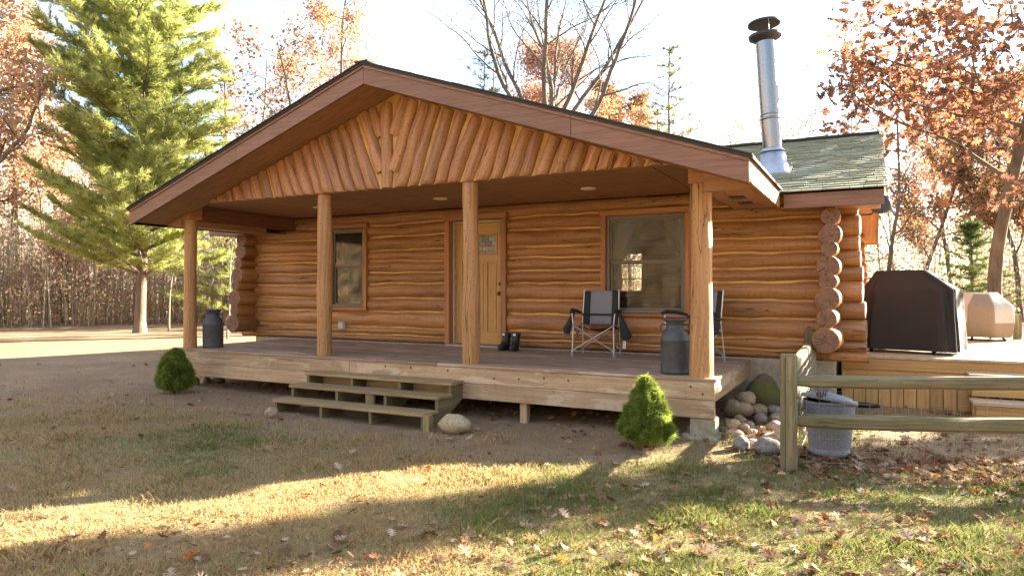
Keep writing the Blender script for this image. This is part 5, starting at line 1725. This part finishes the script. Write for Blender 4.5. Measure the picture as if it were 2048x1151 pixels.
jp2 = pine(42, 12.6, .15, 3.5, [(.2, 1.6), (.5, 1.9), (.8, 1.1), (1, .2)], (4, 5), .65, .12, .24, .8, .12, 8, .1)
make_tree('jack_pine', 'jack pine with a bare spiky top above the roof', spot(1338, 31), jp2, M['barkpine'], M['jack'], 'pine tree')
make_tree('jack_pine', 'shorter jack pine just left of the spiky-topped one', spot(1308, 35), jp2, M['barkpine'], M['jack'], 'pine tree', 2.0, .86)
make_tree('orange_tree', 'low orange tree between jack pines and stove pipe', spot(1408, 47), sm, M['bark'], M['orange'], 'tree', .2, .9)
make_tree('bare_tree', 'bare-topped tree with orange lower leaves left of the stove pipe', spot(1482, 39), th, M['bark'], M['orange'], 'tree', 2.3, .88)
make_tree('jack_pine', 'pale pine peeping over the main roof right of the stove pipe', spot(1712, 40), jp2, M['barkpine'], M['jack'], 'pine tree', 4.0, .95)
make_tree('bare_tree', 'slim bare tree behind the satellite dish', spot(1770, 31), bt1, M['bark'], None, 'tree', 1.1, .8)
make_tree('orange_tree', 'pale brown tree behind the covered grill', spot(1832, 34), sm, M['bark'], M['brownleaf'], 'tree', 3.0, .95)
make_tree('red_tree', 'rusty tree behind the fire table, far side of the deck', spot(1905, 40), rt, M['bark'], M['redleaf'], 'tree', 2.0, .95)
make_tree('brown_tree', 'brown-leaved tree at the picture edge beyond the deck railing posts', spot(2040, 32), rt2, M['bark'], M['brownleaf'], 'tree', .9, .7)
gp_ = pine(61, 3.5, .06, .3, [(0, 1.15), (.3, 1.1), (.7, .6), (1, .1)], (6, 7), .28, .2, .15, 1.3, kn=10)
make_tree('young_pine', 'young green pine behind the fire table', spot(1948, 22), gp_, M['barkpine'], M['needledk'], 'pine tree', 0, 1.12)

# the near oak whose boughs hang in from the right
no = Tree(77)
nb_ = Vector((0, 0, 0))
tp, td, tr_ = no.limb(Vector((0, 0, -.1)), Vector((-.02, -.03, 1)), 11.5, .17, .05, .6, .035, .02, 14)
no.limb(Vector((0, 0, -.15)), UP, .6, .26, .17, .2, 0, 0, 14)
bspec = [dict(seg=.35, wander=.085, lift=.005, n=8, kids=(9, 11), start=.25, ang=(28, 62), len=(.30, .45), tap=.2, rk=.5, short=.4),
         dict(seg=.22, wander=.14, lift=.0, n=5, kids=(6, 7), start=.15, ang=(28, 60), len=(.36, .55), tap=.25, rk=.5),
         dict(seg=.12, wander=.18, lift=-.01, n=3, kids=(0, 0), tap=.4, ang=(30, 60), len=(.3, .5))]
toL = -RGT
for (hh, vec, L) in ((4.1, toL * 1 + FWD * -.15 + UP * .10, 4.3), (4.9, toL * .9 - FWD * .5 + UP * .10, 4.3), (5.2, toL * 1 + FWD * .1 + UP * .12, 4.2), (5.9, toL * 1 - FWD * .2 + UP * .22, 4.1), (6.4, toL * .5 - FWD * 1 + UP * .25, 4.0),
                     (4.0, RGT * .8 - FWD * .6 + UP * .05, 3.6), (5.4, RGT * 1 - FWD * .2 + UP * .2, 3.2), (6.2, RGT * .4 - FWD * 1. + UP * .2, 3.6), (6.9, toL * .8 - FWD * .4 + UP * .35, 3.8),
                     (7.6, RGT * .7 + FWD * .4 + UP * .5, 2.8), (8.2, toL * .3 - FWD * .8 + UP * .6, 2.8), (5.0, FWD * 1 + toL * .3 + UP * .3, 3.0), (8.8, RGT * .5 - FWD * .3 + UP * .7, 2.2), (3.5, toL * .2 - FWD * 1 + UP * .0, 2.6)):
    f = hh / 11.5 * (len(tp) - 1); j = int(f)
    no.grow(tp[j].lerp(tp[j + 1], f - j), vec.normalized(), L, .055, 0, bspec)
nl = no.leafquads(5200, .145, .16, True)
make_tree('oak_tree', 'dark rust-leaved oak hanging boughs into the upper right sky', spot(1985, 15.5), (*no.wood(), *nl), M['bark'], M['nearleaf'], 'oak tree')

# on the sunny side, out of frame: the trees whose shadows cross the lawn
cp = pine(71, 9.5, .12, .4, [(0, .66), (.5, .62), (.85, .5), (1, .1)], (7, 8), .24, .25, .17, 2.2, kn=10)
make_tree('slim_pine', 'slim dense pine out beyond the deck, its shadow lying across the lawn', (8.15, 8.0), cp, M['barkpine'], M['needledk'], 'pine tree')
make_tree('bare_tree', 'thin-leaved tree out of frame past the deck, dappling the lawn', (10.2, 6.0), th, M['bark'], M['brownleaf'], 'tree', 2.9, .55)
print('trees', round(_t.time() - _t0, 1))

# ------------------------------------------------------------------ woods all round, too dense to count
wg = np.random.default_rng(12)


def stems(n, amin, amax, dmin, dmax, hmin, hmax, r, name, label, leaf_n, leaf_h, leafsize, cat, twigs=6):
    """thin upright stems with twigs; angles measured from straight ahead (+Y) to the right"""
    a = np.radians(amin + (amax - amin) * wg.random(n)); d = np.sqrt(dmin ** 2 + (dmax ** 2 - dmin ** 2) * wg.random(n))
    x = CAM.x + d * np.sin(a); y = CAM.y + d * np.cos(a); z = gz(x, y)
    h = hmin + (hmax - hmin) * wg.random(n) ** 1.3; rr_ = r * (.5 + wg.random(n)) * h / hmax
    B = np.stack([x, y, z - .1], 1); T = B + np.stack([wg.normal(size=n) * .06 * h, wg.normal(size=n) * .06 * h, h], 1)
    segs = [(B, T, rr_, rr_ * .25)]
    for k_ in range(twigs):
        t = .25 + .7 * wg.random(n); p0 = B + (T - B) * t[:, None]; az_ = wg.random(n) * 6.283; l = h * (.10 + .16 * wg.random(n)) * (1.2 - t * .6)
        p1 = p0 + np.stack([np.cos(az_) * l, np.sin(az_) * l, l * (.3 + .7 * wg.random(n))], 1)
        segs.append((p0, p1, rr_ * .35 + .004, rr_ * .1 + .002))
    Vs = []; Fs = []; CV = []; b = 0
    for (p0, p1, r0, r1) in segs:
        m = len(p0); th_ = np.arange(3) / 3 * 6.283; cs = np.stack([np.cos(th_), np.sin(th_), 0 * th_], 1)
        v = np.stack([p0[:, None] + cs[None] * r0[:, None, None], p1[:, None] + cs[None] * r1[:, None, None]], 1).reshape(-1, 3)
        i = np.arange(m)[:, None] * 6
        f = np.concatenate([np.stack([i[:, 0] + q, i[:, 0] + (q + 1) % 3, i[:, 0] + 3 + (q + 1) % 3, i[:, 0] + 3 + q], 1) for q in range(3)])
        Vs.append(v); Fs.append(f + b); b += len(v); CV.append(np.repeat(wg.random(m), 6))
    # leaves on the stems
    ns = wg.integers(0, n, leaf_n); t = leaf_h[0] + (leaf_h[1] - leaf_h[0]) * wg.random(leaf_n)
    P = B[ns] + (T - B)[ns] * t[:, None] + wg.normal(size=(leaf_n, 3)) * (h[ns] * .12)[:, None] * np.array([1, 1, .5])
    N = wg.normal(size=(leaf_n, 3)); N /= np.linalg.norm(N, axis=1)[:, None]; aa = np.cross(N, wg.normal(size=(leaf_n, 3))); aa /= np.linalg.norm(aa, axis=1)[:, None]; bb = np.cross(N, aa)
    l = (leafsize * (.6 + .8 * wg.random(leaf_n)))[:, None]
    lv = np.stack([P - aa * l * .5, P + bb * l * .32, P + aa * l * .5, P - bb * l * .32], 1).reshape(-1, 3)
    clv = np.repeat(np.clip(wg.random(n)[ns] * .8 + .2 * wg.random(leaf_n), 0, 1), 4)
    V = np.concatenate(Vs + [lv]); F = np.concatenate(Fs + [np.arange(len(lv)).reshape(-1, 4) + b]); cvv = np.concatenate(CV + [clv])
    o = npmesh(name, V, F, [M['twigstuff'], M['woodleaf']], None, cv=cvv)
    mi = np.zeros(len(F), np.int32); mi[-leaf_n:] = 1; o.data.polygons.foreach_set('material_index', mi)
    kind(o, 'stuff', label, cat)
    return o


stems(520, -75, 30, 46, 75, 6, 14, .085, 'woods', 'autumn woods closing the view all round the clearing', 100000, (.02, 1.0), .24, 'woods', 9)
stems(1500, -72, -40, 33, 46, 2.2, 5.5, .03, 'thicket', 'grey-brown thicket of saplings along the drive', 34000, (.03, .95), .13, 'thicket', 10)
stems(500, -40, 30, 34, 46, 2, 5, .03, 'undergrowth', 'brown undergrowth beyond the cabin and deck', 16000, (.05, .95), .16, 'undergrowth', 7)
stems(420, 75, 278, 20, 42, 7, 14, .13, 'woods', 'woods behind the photographer, mirrored in the windows', 50000, (.1, 1.0), .42, 'woods', 8)
# ------------------------------------------------------------------ light, sky, camera
SUN_AZ, SUN_EL = 38.0, 20.0       # degrees east of +Y, above the horizon
w = bpy.data.worlds.new('World'); scene.world = w; w.use_nodes = True
t = w.node_tree; t.nodes.clear()
out = t.nodes.new('ShaderNodeOutputWorld'); bg = t.nodes.new('ShaderNodeBackground'); sky = t.nodes.new('ShaderNodeTexSky')
sky.sky_type = 'NISHITA'; sky.sun_disc = False; sky.sun_elevation = R(SUN_EL); sky.sun_rotation = R(SUN_AZ)
sky.air_density = 1.0; sky.dust_density = .8; sky.ozone_density = 1.0
# thin high cloud
tc_ = t.nodes.new('ShaderNodeTexCoord'); mp = t.nodes.new('ShaderNodeMapping'); mp.inputs['Scale'].default_value = (1.2, 1.2, 4.5)
nz = t.nodes.new('ShaderNodeTexNoise'); nz.inputs['Scale'].default_value = 1.7; nz.inputs['Detail'].default_value = 7; nz.inputs['Roughness'].default_value = .58; nz.inputs['Distortion'].default_value = .4
mr = t.nodes.new('ShaderNodeMapRange'); mr.interpolation_type = 'SMOOTHSTEP'; mr.inputs[1].default_value = .40; mr.inputs[2].default_value = .66; mr.inputs[3].default_value = .03; mr.inputs[4].default_value = .95
mx = t.nodes.new('ShaderNodeMix'); mx.data_type = 'RGBA'
t.links.new(tc_.outputs['Generated'], mp.inputs[0]); t.links.new(mp.outputs[0], nz.inputs['Vector']); t.links.new(nz.outputs[0], mr.inputs[0])
t.links.new(mr.outputs[0], mx.inputs[0]); tn = t.nodes.new('ShaderNodeMix'); tn.data_type = 'RGBA'; tn.blend_type = 'MULTIPLY'; tn.inputs[0].default_value = 1; tn.inputs[7].default_value = (.88, .95, 1.0, 1)
t.links.new(sky.outputs[0], tn.inputs[6]); t.links.new(tn.outputs[2], mx.inputs[6]); mx.inputs[7].default_value = (2.6, 2.6, 2.6, 1)
t.links.new(mx.outputs[2], bg.inputs[0]); bg.inputs[1].default_value = .065
t.links.new(bg.outputs[0], out.inputs[0])

sl_ = bpy.data.lights.new('sun', 'SUN'); sl_.energy = 5; sl_.angle = R(.6); sl_.color = (1, .87, .68)
so = bpy.data.objects.new('sun', sl_); COL.objects.link(so)
ce = math.cos(R(SUN_EL)); sdv_ = Vector((math.sin(R(SUN_AZ)) * ce, math.cos(R(SUN_AZ)) * ce, math.sin(R(SUN_EL))))
so.rotation_euler = (-sdv_).to_track_quat('-Z', 'Y').to_euler(); so.location = (20, 25, 18)

cd = bpy.data.cameras.new('camera'); co = bpy.data.objects.new('camera', cd); COL.objects.link(co)
cd.sensor_width = 36; cd.lens = 1383 / 2048 * 36; cd.clip_end = 2000; cd.clip_start = .05
co.location = CAM; co.rotation_euler = (R(90.18), 0, YAW)
scene.camera = co
scene.render.resolution_x = 1024; scene.render.resolution_y = 575
vs = scene.view_settings; vs.view_transform = 'Standard'; vs.look = 'None'; vs.gamma = 1; vs.exposure = 3.4
scene.cycles.max_bounces = 6; scene.cycles.transparent_max_bounces = 8; scene.cycles.diffuse_bounces = 3; scene.cycles.glossy_bounces = 3
scene.cycles.use_denoising = True
